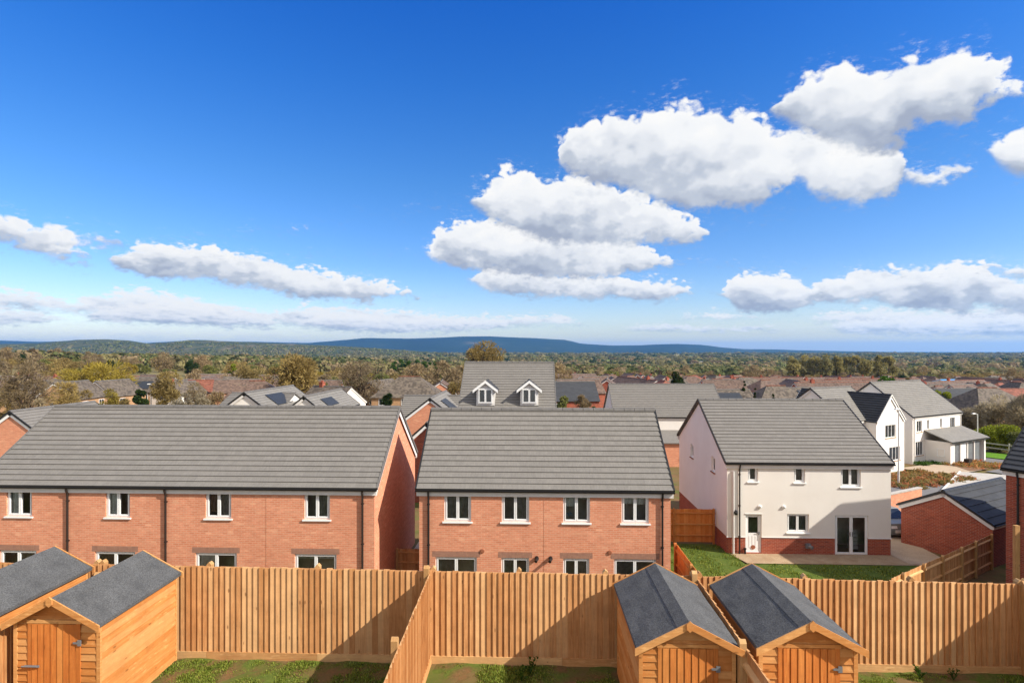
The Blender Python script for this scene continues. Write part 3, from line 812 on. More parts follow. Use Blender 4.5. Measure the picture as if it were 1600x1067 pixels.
# back door
m = MB(); a, b, c, d = door; ring(m, a, b, c, d, .06, .07, .14); m.box(a+.06, b-.06, .085, .13, c+.06, c+1.0)
m.box(a+.06, a+.16, .085, .13, c+1.0, d-.06); m.box(b-.16, b-.06, .085, .13, c+1.0, d-.06); m.box(a+.16, b-.16, .085, .13, d-.17, d-.06)
for k in range(3): m.box(a+.20+k*.16, a+.28+k*.16, .075, .09, c+.25, c+.85)
o = m.build('back_door', M['white'], t)
g = MB(); g.face((a+.16, .11, c+1.0), (b-.16, .11, c+1.0), (b-.16, .11, d-.17), (a+.16, .11, d-.17)); g.build('pane', M['glass'], o, fixn=False)
g = MB(); g.tube([((a+b)/2, .085, c+.27), ((a+b)/2, .06, c+.27)], .11, 14); g.build('cat_flap', M['terracotta'], o)
g = MB(); g.box(b-.13, b-.10, .045, .09, c+.92, c+1.06); g.box(b-.25, b-.10, .03, .05, c+1.0, c+1.03); g.build('handle', M['grey_metal'], o)
g = MB(); g.box(a-.03, b+.03, -.03, .07, d, d+.04); g.build('door_head', M['offwhite'], o)
# patio doors
a, b, c, d = patio; m = MB(); ring(m, a, b, c, d, .05, .06, .14); mid = (a+b)/2
for q, r in ((a+.05, mid), (mid, b-.05)): ring(m, q+.004, r-.004, c+.05, d-.05, .072, .045, .125)
o = m.build('patio_doors', M['white'], t)
g = MB()
for q, r in ((a+.115, mid-.07), (mid+.07, b-.115)): g.face((q, .09, c+.12), (r, .09, c+.12), (r, .09, d-.12), (q, .09, d-.12))
g.build('pane', M['glass'], o, fixn=False)
for s in (-1, 1):
    g = MB(); x = mid+s*.055; g.box(x-.018, x+.018, .03, .047, c+.95, c+1.18); g.box(min(x, x+s*.14), max(x, x+s*.14), .0, .02, c+1.09, c+1.12); g.build('handle', M['grey_metal'], o)
# stacked boxes seen through the right leaf belong to the room: plain shelves
g = MB()
for k in range(5): g.box(mid+.22, b-.20, .55, .85, .18+k*.21, .34+k*.21)
g.build('stored_packs', M['offwhite'], t)
roof(t, W, D, EZ, RZ, over=.1, vergemat='black', mat='tile'); eaves(t, W, D, EZ, over=.1, fas='offwhite', fh=.22)
# box-end soffit band below the gutter and the pale corner pipe
downpipe(t, .62, EZ, -.2, over=.1, mat='brownpipe'); downpipe(t, .30, EZ-.35, -.2, over=0.0, mat='offwhite', r=.055)
for px in (1187, 1224.5):
    m = MB(); x = fx(px); z = fz(792); m.tube([(x, .02, z), (x, -.05, z)], .10, 12); m.tube([(x, -.05, z), (x, -.09, z-.02)], [.09, .05], 12); m.build('extractor_cowl', M['white'], t)
vent(t, fx(1148.5), fz(800), .07, flue=True)
m = MB(); x = fx(1262); z = .52; m.box(x-.12, x+.12, -.1, .02, z-.12, z+.12); m.tube([(x+.03, -.1, z), (x+.12, -.26, z-.04)], .09, 10); m.build('boiler_flue', M['grey_metal'], t)
m = MB(); m.tube([(.9, -.05, -.1), (.9, -.05, .32)], .05, 8); m.tube([(.9, -.05, .32), (.9, -.05, .38)], [.07, .07], 8); m.build('waste_pipe', M['black'], t)
w = MB(); w.box(.3, W-.3, 1.55, 1.65, .1, EZ-.2); w.build('inner_wall', M['room'], t)
w = MB(); w.box(.15, W-.15, .16, 1.5, 2.35, 2.5); w.build('upper_floor', M['room'], t)

# ------------------------------------------------------------------ brick house at the right edge (turned with the right-hand street)
F0 = pT(1564, 731, 23.5); FZ = -3.9
org = Vector((F0.x, F0.y, FZ))+E1*.12+E2*.12
t = place('brick_house', 'red brick house with a charcoal roof cut off by the right picture edge', 'house', org.x, org.y, FZ, TH-R(90), GRP_H)
EZ = F0.z-FZ; RZ = EZ+2.95; W, D = 9.0, 7.8
w = MB(); walls_box(w, W, D, -.3, EZ-.05, {}); gables(w, W, D, EZ-.05, RZ-.12); w.build('wall', M['brick_red'], t, fixn=False)
roof(t, W, D, EZ, RZ, over=.1, vergemat='black', mat='tile_dark', th=.04); eaves(t, W, D, EZ, over=.1)
downpipe(t, .42, EZ, over=.1)

# ------------------------------------------------------------------ garage
zg = -4.6
gl = pZ(1403, 787, -2.35)
DG = 4.3
org = Vector((gl.x, gl.y, zg))+E2*DG+E1*.12-E2*.1
t = place('garage', 'red brick garage with a charcoal pitched roof, right of the white house', 'garage', org.x, org.y, zg, TH)
EZ, RZ, W, D = 2.25, 3.42, 6.0, DG-.2
w = MB(); walls_box(w, W, D, -.3, EZ-.05, {}); gables(w, W, D, EZ-.05, RZ-.1); w.build('wall', M['brick_red'], t, fixn=False)
roof(t, W, D, EZ, RZ, over=.1, vergemat='black', barge='offwhite', mat='tile_dark', gauge=.42, th=.035, ridge='black'); eaves(t, W, D, EZ, over=.1, fh=.15)
# ------------------------------------------------------------------ fences and walls beyond
GF = 'fences of the lower gardens'
fence('garden_fence', 'red-brown fence showing its rails between the brick pair and the white house', (10.08, 30.9), (5.55, 30.9), -4.45, -2.62, mat='fence_red', rail='fence_red_rail', group=GF, gravel=False, ph=.02, postat=[.1, 2.25, 4.4])
fence('garden_fence', 'bright orange fence running downhill beside the brick pair', (6.05, 14.2), (6.05, 23.4), -3.75, -1.98, mat='fence_red', rail='fence_red_rail', group=GF, gravel=False, ph=.03)
a = pT(1393, 904, 21.4); b = pT(1549, 835, 26.8)
fence('garden_fence', 'tan fence with posts and rails running up to the red brick garage', (b.x, b.y), (a.x, a.y), -4.45, b.z, group=GF, z1b=a.z, ph=.04, postat=[.1, 2.0, 3.6, 5.6, 7.4, 9.2])
fence('garden_fence', 'weathered fence seen low in the gap between the two brick rows', (-2.9, 25.2), (-6.1, 25.2), -4.3, -2.95, group=GF, gravel=False, ph=.02)
p = pZ(1588, 905, -3.0); p = pT(1588, 905, 21.6)
m = MB(); m.box(-.09, .09, -.06, .06, 0, 3.3); tag(m.build('timber_post', M['wood_post'], loc=(p.x, p.y, p.z-1.2)), 'pale upright timber post in front of the right brick house', 'post')
p0 = pT(1390, 769, 34.0); L = 3.6
t = thing('brick_wall', 'low orange brick wall behind the white house beside the parked car', 'wall', (p0.x, p0.y, -4.75), TH)
m = MB(); m.box(0, L, 0, .215, -.2, 2.0); m.build('wall', M['brick'], t); m = MB(); m.box(-.03, L+.03, -.03, .245, 2.0, 2.07); m.build('coping', M['concrete'], t)
# ------------------------------------------------------------------ houses just behind
def win_row(t, sf, lst, panes=2, sillmat=None, detail=False):
    for (a, b, c, d) in lst: window(t, sf, a, b, c, d, rev=.06, panes=panes, detail=detail, sillmat=sillmat)
# dormer house
t = place('dormer_house', 'tall house with a big grey roof and two white gabled dormers', 'house', -4.94, 37.2, -4.9, 0, GRP_H)
W, D, EZ, RZ = 6.55, 10.8, 1.05+4.9, 5.15+4.9
w = MB(); walls_box(w, W, D, 0, EZ-.05, {}); gables(w, W, D, EZ-.05, RZ-.12); w.build('wall', M['brick'], t, fixn=False)
roof(t, W, D, EZ, RZ, vergemat='ridge', mat='tile'); eaves(t, W, D, EZ)
slope = (RZ-EZ)/(D/2+.08)
for px in (758.5, 827):
    wl = pY(px-11.5, 630, 38.6); wr = pY(px+11.5, 607, 38.6)
    a, b, z0, z1 = wl.x+4.94, wr.x+4.94, wl.z+4.9, wr.z+4.9
    yf = 38.6-37.2
    d = MB(); ins = .12; yb = (z1-EZ)/slope+.5
    d.face((a-ins, yf, z0-.15), (b+ins, yf, z0-.15), (b+ins, yf, z1+.02), (a-ins, yf, z1+.02))
    for x in (a-ins, b+ins): d.face((x, yf, z0-.2), (x, yb, z0-.2), (x, yb, z1+.02), (x, yf, z1+.02))
    zr = pY(px, 595, 38.6).z+4.9; mx = (a+b)/2
    d.face((a-ins, yf, z1+.02), (b+ins, yf, z1+.02), (mx, yf, zr-.1))
    o = d.build('dormer', M['lamp_paint'], t, fixn=False)
    d.v = []
    wn = window(o, ((0, yf-.125, 0), 0, W), a, b, z0, z1, rev=.06, panes=2, sill=False, detail=True, fw=.05)
    r = MB(); e = .22; hw = (b-a)/2+ins+e; ze = z1-.14; yr = (zr-EZ)/slope+.4
    for s in (-1, 1):
        x = mx+s*hw
        r.hull8([(mx, yf-.15, zr-.05), (x, yf-.15, ze-.05), (x, yr, ze-.05), (mx, yr, zr-.05), (mx, yf-.15, zr+.03), (x, yf-.15, ze+.03), (x, yr, ze+.03), (mx, yr, zr+.03)])
    r.build('dormer_roof', M['tile_dark'], o)
    r = MB()
    for s in (-1, 1):
        x = mx+s*(hw+.02)
        r.hull8([(mx, yf-.19, zr-.16), (x, yf-.19, ze-.16), (x, yf-.152, ze-.16), (mx, yf-.152, zr-.16), (mx, yf-.19, zr+.04), (x, yf-.19, ze+.04), (x, yf-.152, ze+.04), (mx, yf-.152, zr+.04)])
    r.build('bargeboard', M['white'], o)

# white house behind the gap
t = place('rendered_house', 'white house with a plain grey roof, behind the gap right of the brick pair', 'house', 8.75, 58.3, -5.6, 0, GRP_H)
W, D, EZ, RZ = 11.4, 8.6, -.85+5.6, 2.3+5.6
w = MB(); walls_box(w, W, D, 0, EZ-.05, {}); gables(w, W, D, EZ-.05, RZ-.12); w.build('wall', M['render'], t, fixn=False)
roof(t, W, D, EZ, RZ, mat='tile', vergemat='ridge'); eaves(t, W, D, EZ)
e = MB(); e.box(4.0, 8.0, -2.2, -.01, 0, 2.35); o = e.build('porch', M['brick'], t)
e = MB(); e.hull8([(3.8, -2.4, 2.38), (8.2, -2.4, 2.38), (8.2, -.01, 3.3), (3.8, -.01, 3.3), (3.8, -2.4, 2.48), (8.2, -2.4, 2.48), (8.2, -.01, 3.42), (3.8, -.01, 3.42)]); e.build('porch_roof', M['tile'], o)
window(o, ((0, -2.26, 0), 0, W), 6.2, 7.2, .95, 2.0, rev=.05, detail=False)

# gable-fronted houses on the left (ridge runs away from us)
def gable_house(name, label, px, py, Y, width, depth, rise, wall, tile, verge='black', barge='white', solar=None, base=None, cat='house', group=GRP_H, wins=()):
    a = pY(px, py, Y); zb = tz(a.x, Y+3)-.2 if base is None else base
    t = place(name, label, cat, a.x+width/2, Y, zb, R(90), group)
    RZ = a.z-zb-.08; EZ = RZ-rise
    w = MB(); walls_box(w, depth, width, -.3, EZ-.05, {}); gables(w, depth, width, EZ-.05, RZ-.1); w.build('wall', M[wall], t, fixn=False)
    ro = roof(t, depth, width, EZ, RZ, mat=tile, vergemat=verge, barge=barge, over=.2); eaves(t, depth, width, EZ, over=.2)
    if solar:
        x0, x1, f0, f1 = solar; hy = width/2+.2; L = math.hypot(hy, rise); dy, dz = hy/L, rise/L
        s = MB()
        P = lambda x, q, h: (x, q*L*dy-h*dz, q*L*dz+h*dy)
        s.hull8([P(x0, f0, .06), P(x1, f0, .06), P(x1, f1, .06), P(x0, f1, .06), P(x0, f0, .11), P(x1, f0, .11), P(x1, f1, .11), P(x0, f1, .11)])
        s.build('solar_panel', M['solar'], ro)
    return t
t = gable_house('gabled_house', 'orange brick gable of a small house at the left picture edge', 17, 641, 36, 3.9, 7, 1.55, 'brick', 'tile')
t = gable_house('gabled_house', 'house with a white gable and solar panel, left of the two beyond the terrace', 382, 612, 44, 4.8, 9, 1.9, 'render', 'tile_pale', barge='offwhite', solar=(2.2, 5.2, .35, .78))
t = gable_house('gabled_house', 'house with a white gable and small solar panel, right of the two beyond the terrace', 475, 618, 46, 3.4, 9, 1.5, 'render', 'tile_pale', barge='offwhite', solar=(2.0, 4.6, .3, .7))
w = pY(333, 616, 47)
t = place('rendered_house', 'grey roofed house joined left of the white gables beyond the terrace', 'house', pY(330, 616, 46).x, 46, -5.3, 0, GRP_H)
W, D, EZ, RZ = 5.6, 7, 6.1-pY(380, 640, 46).z, 0
EZ = 6.0; RZ = pY(350, 614, 49.5).z+5.3
wm = MB(); walls_box(wm, W, D, 0, EZ-.05, {}); gables(wm, W, D, EZ-.05, RZ-.12); wm.build('wall', M['render'], t, fixn=False)
roof(t, W, D, EZ, RZ, mat='tile'); eaves(t, W, D, EZ)
t = gable_house('gabled_house', 'orange brick gabled house with a solar panel, seen through the gap between roofs', 672, 621, 48, 5.2, 9, 2.15, 'brick', 'tile_pale', solar=(2.0, 4.6, .35, .8))
t = place('brick_house', 'grey roofed wing behind the gabled brick house in the gap', 'house', pY(626, 617, 53).x, 51.5, -5.4, 0, GRP_H)
W, D = 8.5, 7; RZ = pY(650, 618, 55).z+5.4; EZ = RZ-2.6
wm = MB(); walls_box(wm, W, D, 0, EZ-.05, {}); gables(wm, W, D, EZ-.05, RZ-.12); wm.build('wall', M['brick'], t, fixn=False)
roof(t, W, D, EZ, RZ, mat='tile'); eaves(t, W, D, EZ)
t = gable_house('porch_house', 'low dark roofed brick building in the gap between the two brick rows', 667, 659, 40, 3.0, 4, 1.5, 'brick_red', 'tile_dark', barge='white')

# ------------------------------------------------------------------ right-hand street
# front block with porch
zc = -5.7
fl = pZ(1427, 652, -.80); org = Vector((fl.x, fl.y, zc))+Vector((0, 0, 0))-E2*.12+E1*.12
t = place('rendered_house', 'white house with a lean-to porch beside the road at the right', 'house', org.x, org.y, zc, TH, GRP_H)
W, D, EZ, RZ = 9.7, 8.4, 4.92, 8.25
hs = [(.75, 1.75, 3.3, 4.45), (2.75, 3.15, 3.45, 4.45), (5.3, 5.7, 3.45, 4.45), (7.35, 8.35, 3.3, 4.45), (.55, 2.0, .85, 2.3)]
w = MB(); walls_box(w, W, D, -.3, EZ-.05, {'front': hs}, rev=.08); gables(w, W, D, EZ-.05, RZ-.12); w.build('wall', M['render'], t, fixn=False)
sf = side_frame('front', W, D)
for h, n in zip(hs, (2, 1, 1, 2, 3)): window(t, sf, *h, panes=n, detail=False, sillmat='wood_post')
roof(t, W, D, EZ, RZ, mat='tile_pale', vergemat='black'); eaves(t, W, D, EZ, fh=.16)
downpipe(t, .25, EZ, mat='offwhite'); downpipe(t, W-.2, EZ, mat='offwhite')
m = MB(); px0, px1, dp = 2.35, 9.5, 2.3
for x in (px0, px1-.28): m.box(x, x+.28, -dp, -.002, -.2, 2.42)
for x in (4.3, 5.7, 7.1): m.box(x, x+.14, -dp, -dp+.14, -.1, 2.3)
m.box(px0+.28, px1-.28, -dp, -dp+.16, 2.25, 2.42); m.box(px0+.28, 3.2, -dp+.01, -dp+.15, -.1, 2.25)
m.box(px0+.3, px1-.3, -.04, -.003, 0, 2.4)
o = m.build('porch', M['render'], t)
m = MB(); q = [(px0-.25, -dp-.25, 2.43), (px1+.25, -dp-.25, 2.43), (px1+.25, -.004, 3.35), (px0-.25, -.004, 3.35)]
m.hull8(q+[(x, y, z+.10) for x, y, z in q]); m.build('porch_roof', M['tile_pale'], o)
m = MB(); m.box(px0-.25, px1+.25, -dp-.3, -dp-.253, 2.36, 2.5); m.build('porch_gutter', M['black'], o)
for x0, mt in ((3.25, 'grey_metal'), (4.6, 'white'), (6.0, 'grey_metal'), (7.4, 'grey_metal')):
    m = MB(); ring(m, x0, x0+.95, 0, 2.15, .08, -dp+.06, -dp+.12); m.box(x0+.08, x0+.87, -dp+.075, -dp+.11, .08, 2.07); m.build('door', M[mt], o)
m = MB(); ring(m, .8, 1.5, .9, 1.7, .06, -.04, .0); so_ = m.build('side_window', M['white'], o); so_.location = (px0, -.3, 0); so_.rotation_euler = (0, 0, R(-90))
m = MB(); m.box(3.9, 4.6, -dp-.9, -dp-.45, 0, .75); tag(m.build('planter_box', M['darkwood'], loc=(0, 0, 0)), 'dark box standing by the porch of the white roadside house', 'planter')
pb = bpy.data.objects['planter_box']; pb.location = org; pb.rotation_euler = (0, 0, TH)
# L-shaped block left of it
al = pT(1266, 606, 54.6); zc = -5.3
RZ = al.z-zc; EZ = RZ-2.9; D = 7.4
org = Vector((al.x, al.y, zc))+E2*(D/2)+E1*.12
t = place('rendered_house', 'white house with a dark cross-gable roof above the white house by the patio', 'house', org.x, org.y, zc, TH, GRP_H)
W = 6.2
w = MB(); walls_box(w, W, D, -.3, EZ-.05, {}); gables(w, W, D, EZ-.05, RZ-.12); w.build('wall', M['render'], t, fixn=False)
roof(t, W, D, EZ, RZ-.06, mat='tile_pale', vergemat='black', barge='offwhite')
ga = pT(1393.5, 616, 52.6)
q = Vector((ga.x, ga.y, 0)); wid = 4.6; dep = 9.0
wloc = Vector((ga.x, ga.y, zc))-E1*(-wid/2)-E2*.12       # corner at the +E1 end
wing = thing('cross_wing', None, None, (0, 0, 0)); wing.parent = t
wing.matrix_parent_inverse = Matrix.Identity(4)
inv = Matrix.LocRotScale(t.location, t.rotation_euler, None).inverted()
mw = inv @ Matrix.LocRotScale(wloc, Matrix.Rotation(TH+R(90), 3, 'Z').to_euler(), None)
wing.matrix_basis = mw
RZ2 = ga.z-zc; EZ2 = RZ2-2.55
w = MB(); hl = [(wid/2-.85, wid/2+.85, EZ2-1.55, EZ2-.35), (wid/2-.2, wid/2+1.6, .9, 2.2)]
walls_box(w, dep, wid, -.3, EZ2-.05, {'left': hl}, rev=.08); gables(w, dep, wid, EZ2-.05, RZ2-.12)
w.build('wing_wall', M['render'], wing, fixn=False)
for h in hl: window(wing, side_frame('left', dep, wid), *h, panes=3, detail=False, sillmat='wood_post')
roof(wing, dep, wid, EZ2, RZ2-.06, mat='tile_dark', vergemat='lamp_paint', barge='white', name='wing_roof', th=.08, ridge='black')

# ------------------------------------------------------------------ street lamps
def lamp(px, pyb, t_, h, arm, label, double=False):
    p = pT(px, pyb, t_); t = thing('street_lamp', label, 'street lamp', (p.x, p.y, p.z), TH, 'street lamps by the road')
    m = MB(); m.tube([(0, 0, -.3), (0, 0, 1.2)], .085, 10); m.tube([(0, 0, 1.2), (0, 0, h)], [.06, .045], 10); m.build('pole', M['lamp_paint'], t)
    m = MB(); m.tube([(0, 0, h-.05), (-arm*.4, .0, h+.06), (-arm, 0, h+.10)], .03, 8); m.build('arm', M['lamp_paint'], t)
    m = MB(); m.hull8([(-arm-.45, -.10, h+.06), (-arm+.05, -.12, h+.06), (-arm+.05, .12, h+.06), (-arm-.45, .10, h+.06), (-arm-.4, -.07, h+.16), (-arm, -.09, h+.18), (-arm, .09, h+.18), (-arm-.4, .07, h+.16)]); m.build('lamp_head', M['lamp_paint'], t)
lamp(1404, 757, 46.8, 6.25, .1, 'tall pale lamp post in front of the white cross-gable house')
lamp(1527.5, 706, 64, 4.35, .75, 'short lamp post with an arm on the green verge at the right')
lamp(1516.5, 679, 84, 2.9, .1, 'thin lamp post farthest away beyond the green verge')
lamp(236, 633, 92, 3.4, .1, 'pale lamp post among the trees above the left terrace roof')

# ------------------------------------------------------------------ car
def car(label, p, rot, paint):
    t = thing('parked_car', label, 'car', p, rot)
    prof = [(-2.05, .30), (-2.1, .62), (-1.95, .86), (-1.05, .95), (-.45, 1.40), (.75, 1.46), (1.55, 1.02), (2.0, .92), (2.08, .55), (2.0, .28)]
    m = MB(); n = len(prof); st = []
    for yy, k in ((-.84, .0), (-.80, 1), (.80, 1), (.84, 0)):
        pass
    rings = []
    for y, ins in ((-.86, .06), (-.80, 0), (.80, 0), (.86, .06)):
        rr = []
        for x, z in prof:
            f = .22 if z > .98 else 0
            rr.append((x*(1-ins*.3), y*(1-f*.9) if z > .98 else y, z-ins*.5 if z > .5 else z+ins*.3))
        rings.append(rr)
    for a, b in zip(rings, rings[1:]):
        for i in range(n):
            j = (i+1) % n; m.face(a[i], a[j], b[j], b[i])
    m.face(*rings[0]); m.face(*reversed(rings[-1]))
    m.build('body', paint, t)
    for nm, q in (('windscreen', [(.80, -.60, 1.42), (1.5, -.70, 1.05), (1.5, .70, 1.05), (.80, .60, 1.42)]), ('rear_window', [(-1.0, -.68, .99), (-.5, -.58, 1.37), (-.5, .58, 1.37), (-1.0, .68, .99)])):
        g = MB(); c = Vector((.012 if q[0][0] > 0 else -.012, 0, .012)); g.face(*[Vector(p_)+c for p_ in q]); g.build(nm, M['glass_dark'], t, fixn=False)
    for s in (-1, 1):
        g = MB(); g.face((-.9, s*.85, 1.0), (1.3, s*.85, 1.04), (.75, s*.70, 1.38), (-.42, s*.70, 1.35)); g.build('side_window', M['glass_dark'], t, fixn=False)
        for x in (-1.3, 1.32):
            w = MB(); w.tube([(x, s*.70, .32), (x, s*.88, .32)], .32, 16); wo = w.build('wheel', M['black'], t)
            w = MB(); w.tube([(x, s*.87, .32), (x, s*.895, .32)], .19, 12); w.build('rim', M['grey_metal'], wo)
        g = MB(); g.hull8([(1.9, s*.5-.18, .66), (2.07, s*.5-.18, .66), (2.07, s*.5+.18, .66), (1.9, s*.5+.18, .66), (1.86, s*.5-.16, .82), (2.04, s*.5-.16, .8), (2.04, s*.5+.16, .8), (1.86, s*.5+.16, .82)]); g.build('headlight', M['white'], t)
        g = MB(); g.box(.95, 1.1, min(s*.84, s*1.02), max(s*.84, s*1.02), 1.0, 1.12); g.build('mirror', paint, t)
    g = MB(); g.box(2.06, 2.10, -.45, .45, .42, .58); g.build('number_plate', M['offwhite'], t)
paint = m_plain('silver_paint', (.20, .22, .22, 1), .3, .5, .05)
cp = pZ(1408, 846, -4.66)
car('silver car partly hidden between the white house and the red brick garage', (cp.x, cp.y+2.1, -4.60), R(-86), paint)
# ------------------------------------------------------------------ ground sheet
def grid_mesh(name, us, ys, hfun, mat, xmap):
    nu, ny = len(us), len(ys)
    v = np.array([(xmap(u, y), y, hfun(xmap(u, y), y)) for y in ys for u in us])
    f = np.array([(j*nu+i, j*nu+i+1, (j+1)*nu+i+1, (j+1)*nu+i) for j in range(ny-1) for i in range(nu-1)])
    o = np_mesh(name, v, f, np.full(len(f), .5), mat); o.data.shade_smooth(); return o
nt = new_mat('countryside', .95, .1)
pos = nt.pos
vor = nt.node('ShaderNodeTexVoronoi'); vor.inputs['Scale'].default_value = 1/170
nt.put(vor.inputs['Vector'], nt.vmath('ADD', pos, nt.scalevec(nt.noise(pos, .004, 3, .5, col=True), (90, 90, 0))))
wn = nt.node('ShaderNodeTexWhiteNoise', noise_dimensions='3D'); nt.put(wn.inputs['Vector'], vor.outputs['Position'])
fld = nt.ramp(wn.outputs['Value'], [(0, (.12, .145, .04)), (.25, (.18, .21, .05)), (.5, (.28, .23, .12)), (.68, (.16, .20, .045)), (.85, (.34, .25, .15)), (1, (.10, .12, .035))], 'CONSTANT')
n1 = nt.noise(pos, .03, 6, .65); n2 = nt.noise(pos, .9, 5, .7)
scrub = nt.ramp(n1, [(.3, (.12, .10, .045)), (.5, (.18, .15, .065)), (.7, (.23, .185, .09))])
cy = nt.node('ShaderNodeSeparateXYZ'); nt.put(cy.inputs[0], pos)
c = nt.mix(nt.rng(cy.outputs[1], 450, 1100), scrub, fld)
near = nt.ramp(nt.noise(pos, .8, 8, .65), [(.3, (.20, .105, .055)), (.5, (.15, .11, .045)), (.62, (.10, .12, .028)), (.75, (.13, .15, .035))])
c = nt.mix(nt.rng(cy.outputs[1], 60, 110), near, c)
c = nt.mix(1.0, c, nt.ramp(n2, [(.3, g3(.8)), (.7, g3(1.2))]), 'MULTIPLY')
setc(nt, c, n2, .4, .05); M['country'] = nt.m
ys = [-60, -20, -4, 2, 6, 9, 11.3, 13, 14.7, 16.5, 19, 22, 26, 30, 34, 38, 45, 52, 60, 70, 85, 100, 120, 145, 170, 200, 230, 265, 300, 350, 400, 460, 530, 600, 700, 850, 1000, 1250, 1600, 2000, 2500, 3100, 4000, 5200, 6600, 8000, 10000, 12000, 14500]
us = np.linspace(-1.7, 1.7, 81)
g = grid_mesh('ground', us, ys, tz, M['country'], lambda u, y: u*max(30, y*1.05)); tag(g, kind='structure')
# foreground garden soil and turf, a sheet just above the ground
def sheet(name, pts, mat, off=.03, n=8, hf=tz, kind='structure'):
    a, b, c, d = [Vector(p) for p in pts]; v = []
    for j in range(n+1):
        for i in range(n+1):
            p = a.lerp(b, i/n).lerp(d.lerp(c, i/n), j/n); v.append((p.x, p.y, hf(p.x, p.y)+off))
    f = [(j*(n+1)+i, j*(n+1)+i+1, (j+1)*(n+1)+i+1, (j+1)*(n+1)+i) for j in range(n) for i in range(n)]
    o = np_mesh(name, np.array(v), np.array(f), np.full(len(f), .5), mat); o.data.shade_smooth(); tag(o, kind=kind); return o
gv = []; random.seed(3)
nx, ny = 150, 50
from mathutils import noise as mno
for j in range(ny+1):
    for i in range(nx+1):
        x = -16+31*i/nx; y = 3+8.2*j/ny
        gv.append((x, y, .012+.045*max(-.6, mno.noise(Vector((x*1.7, y*1.7, 0))))+.02*mno.noise(Vector((x*6, y*6, 3)))))
gf = np.array([(j*(nx+1)+i, j*(nx+1)+i+1, (j+1)*(nx+1)+i+1, (j+1)*(nx+1)+i) for j in range(ny) for i in range(nx)])
o = np_mesh('garden_soil', np.array(gv), gf, np.full(len(gf), .5), M['garden']); o.data.shade_smooth(); tag(o, kind='structure')
# grass
rg = np.random.default_rng(5)
def grass(name, boxes, dens, hmin, hmax, zf, mat, width=.009, thr=-.1, sc_=1.1):
    P = []
    for (xa, xb, ya, yb) in boxes:
        n = int((xb-xa)*(yb-ya)*dens)
        for x, y in zip(rg.uniform(xa, xb, n), rg.uniform(ya, yb, n)):
            k = mno.noise(Vector((x*sc_, y*sc_, 7)))+.45*mno.noise(Vector((x*4, y*4, 1)))
            if k+rg.normal(0, .22) > thr: P.append((x, y, zf(x, y), min(1, .55+k)))
    P = np.array(P); n = len(P)
    h = rg.uniform(hmin, hmax, n)*P[:, 3]; an = rg.uniform(0, 6.28, n); le = rg.uniform(.2, .9, n)*h; an2 = rg.uniform(0, 6.28, n)
    wx, wy = np.cos(an)*width, np.sin(an)*width
    b = P[:, :3]; tip = b+np.stack([np.cos(an2)*le, np.sin(an2)*le, h], 1); mid = b*.5+tip*.5+np.stack([0*h, 0*h, h*.15], 1)
    W_ = np.stack([wx, wy, 0*wx], 1)
    v = np.stack([b-W_, b+W_, mid+W_*.7, mid-W_*.7, tip], 1).reshape(-1, 3)
    k = np.arange(n)[:, None]*5
    f = np.concatenate([k+np.array([0, 1, 2]), k+np.array([0, 2, 3]), k+np.array([3, 2, 4])])
    r = rg.random(n); o = np_mesh(name, v, f, np.concatenate([r, r, r]), mat); tag(o, kind='stuff'); return o
grass('grass', [(-8.4, -2.1, 7.2, 10.72), (-1.8, 1.5, 7.2, 10.72), (4.9, 9.1, 7.4, 10.7)], 5200, .025, .085, lambda x, y: .0+.045*max(-.6, mno.noise(Vector((x*1.7, y*1.7, 0)))), M['grassblade'])
# a few weeds
def weed(p, h, label, seed):
    rs = random.Random(seed); t = thing('weed', label, 'plant', p); m = MB(); s = MB()
    for k in range(9):
        a = rs.uniform(0, 6.28); l = rs.uniform(.2, .55)*h; top = Vector((math.cos(a)*l, math.sin(a)*l, h*rs.uniform(.5, 1)))
        s.tube([(0, 0, 0), top*.5+Vector((0, 0, .05*h)), top], [.006, .005, .003], 4)
        for q in range(6):
            m.rv(); c = top*rs.uniform(.5, 1.05); d = Vector((rs.uniform(-1, 1), rs.uniform(-1, 1), rs.uniform(-.1, .7))).normalized()*.07*h/.35
            n = d.cross(Vector((rs.random(), rs.random(), rs.random()))).normalized()*.03*h/.35
            m.face(c, c+d*.5+n, c+d, c+d*.5-n)
    m.build('leaves', M['lf_green'], t, fixn=False); s.build('stem', M['lf_green'], t)
p = pZ(829, 1052, .02); weed(p, .30, 'tallest green weed against the middle fence in its shade', 1)
p = pZ(815, 1064, .02); weed(p, .25, 'low leafy weed below the tallest weed by the middle fence', 2)
p = pZ(1437, 1060, .02); weed(p, .22, 'small weed tuft at the foot of the right fence', 3)
p = pZ(1490, 1062, .02); weed(p, .2, 'second small weed further right at the foot of the right fence', 4)

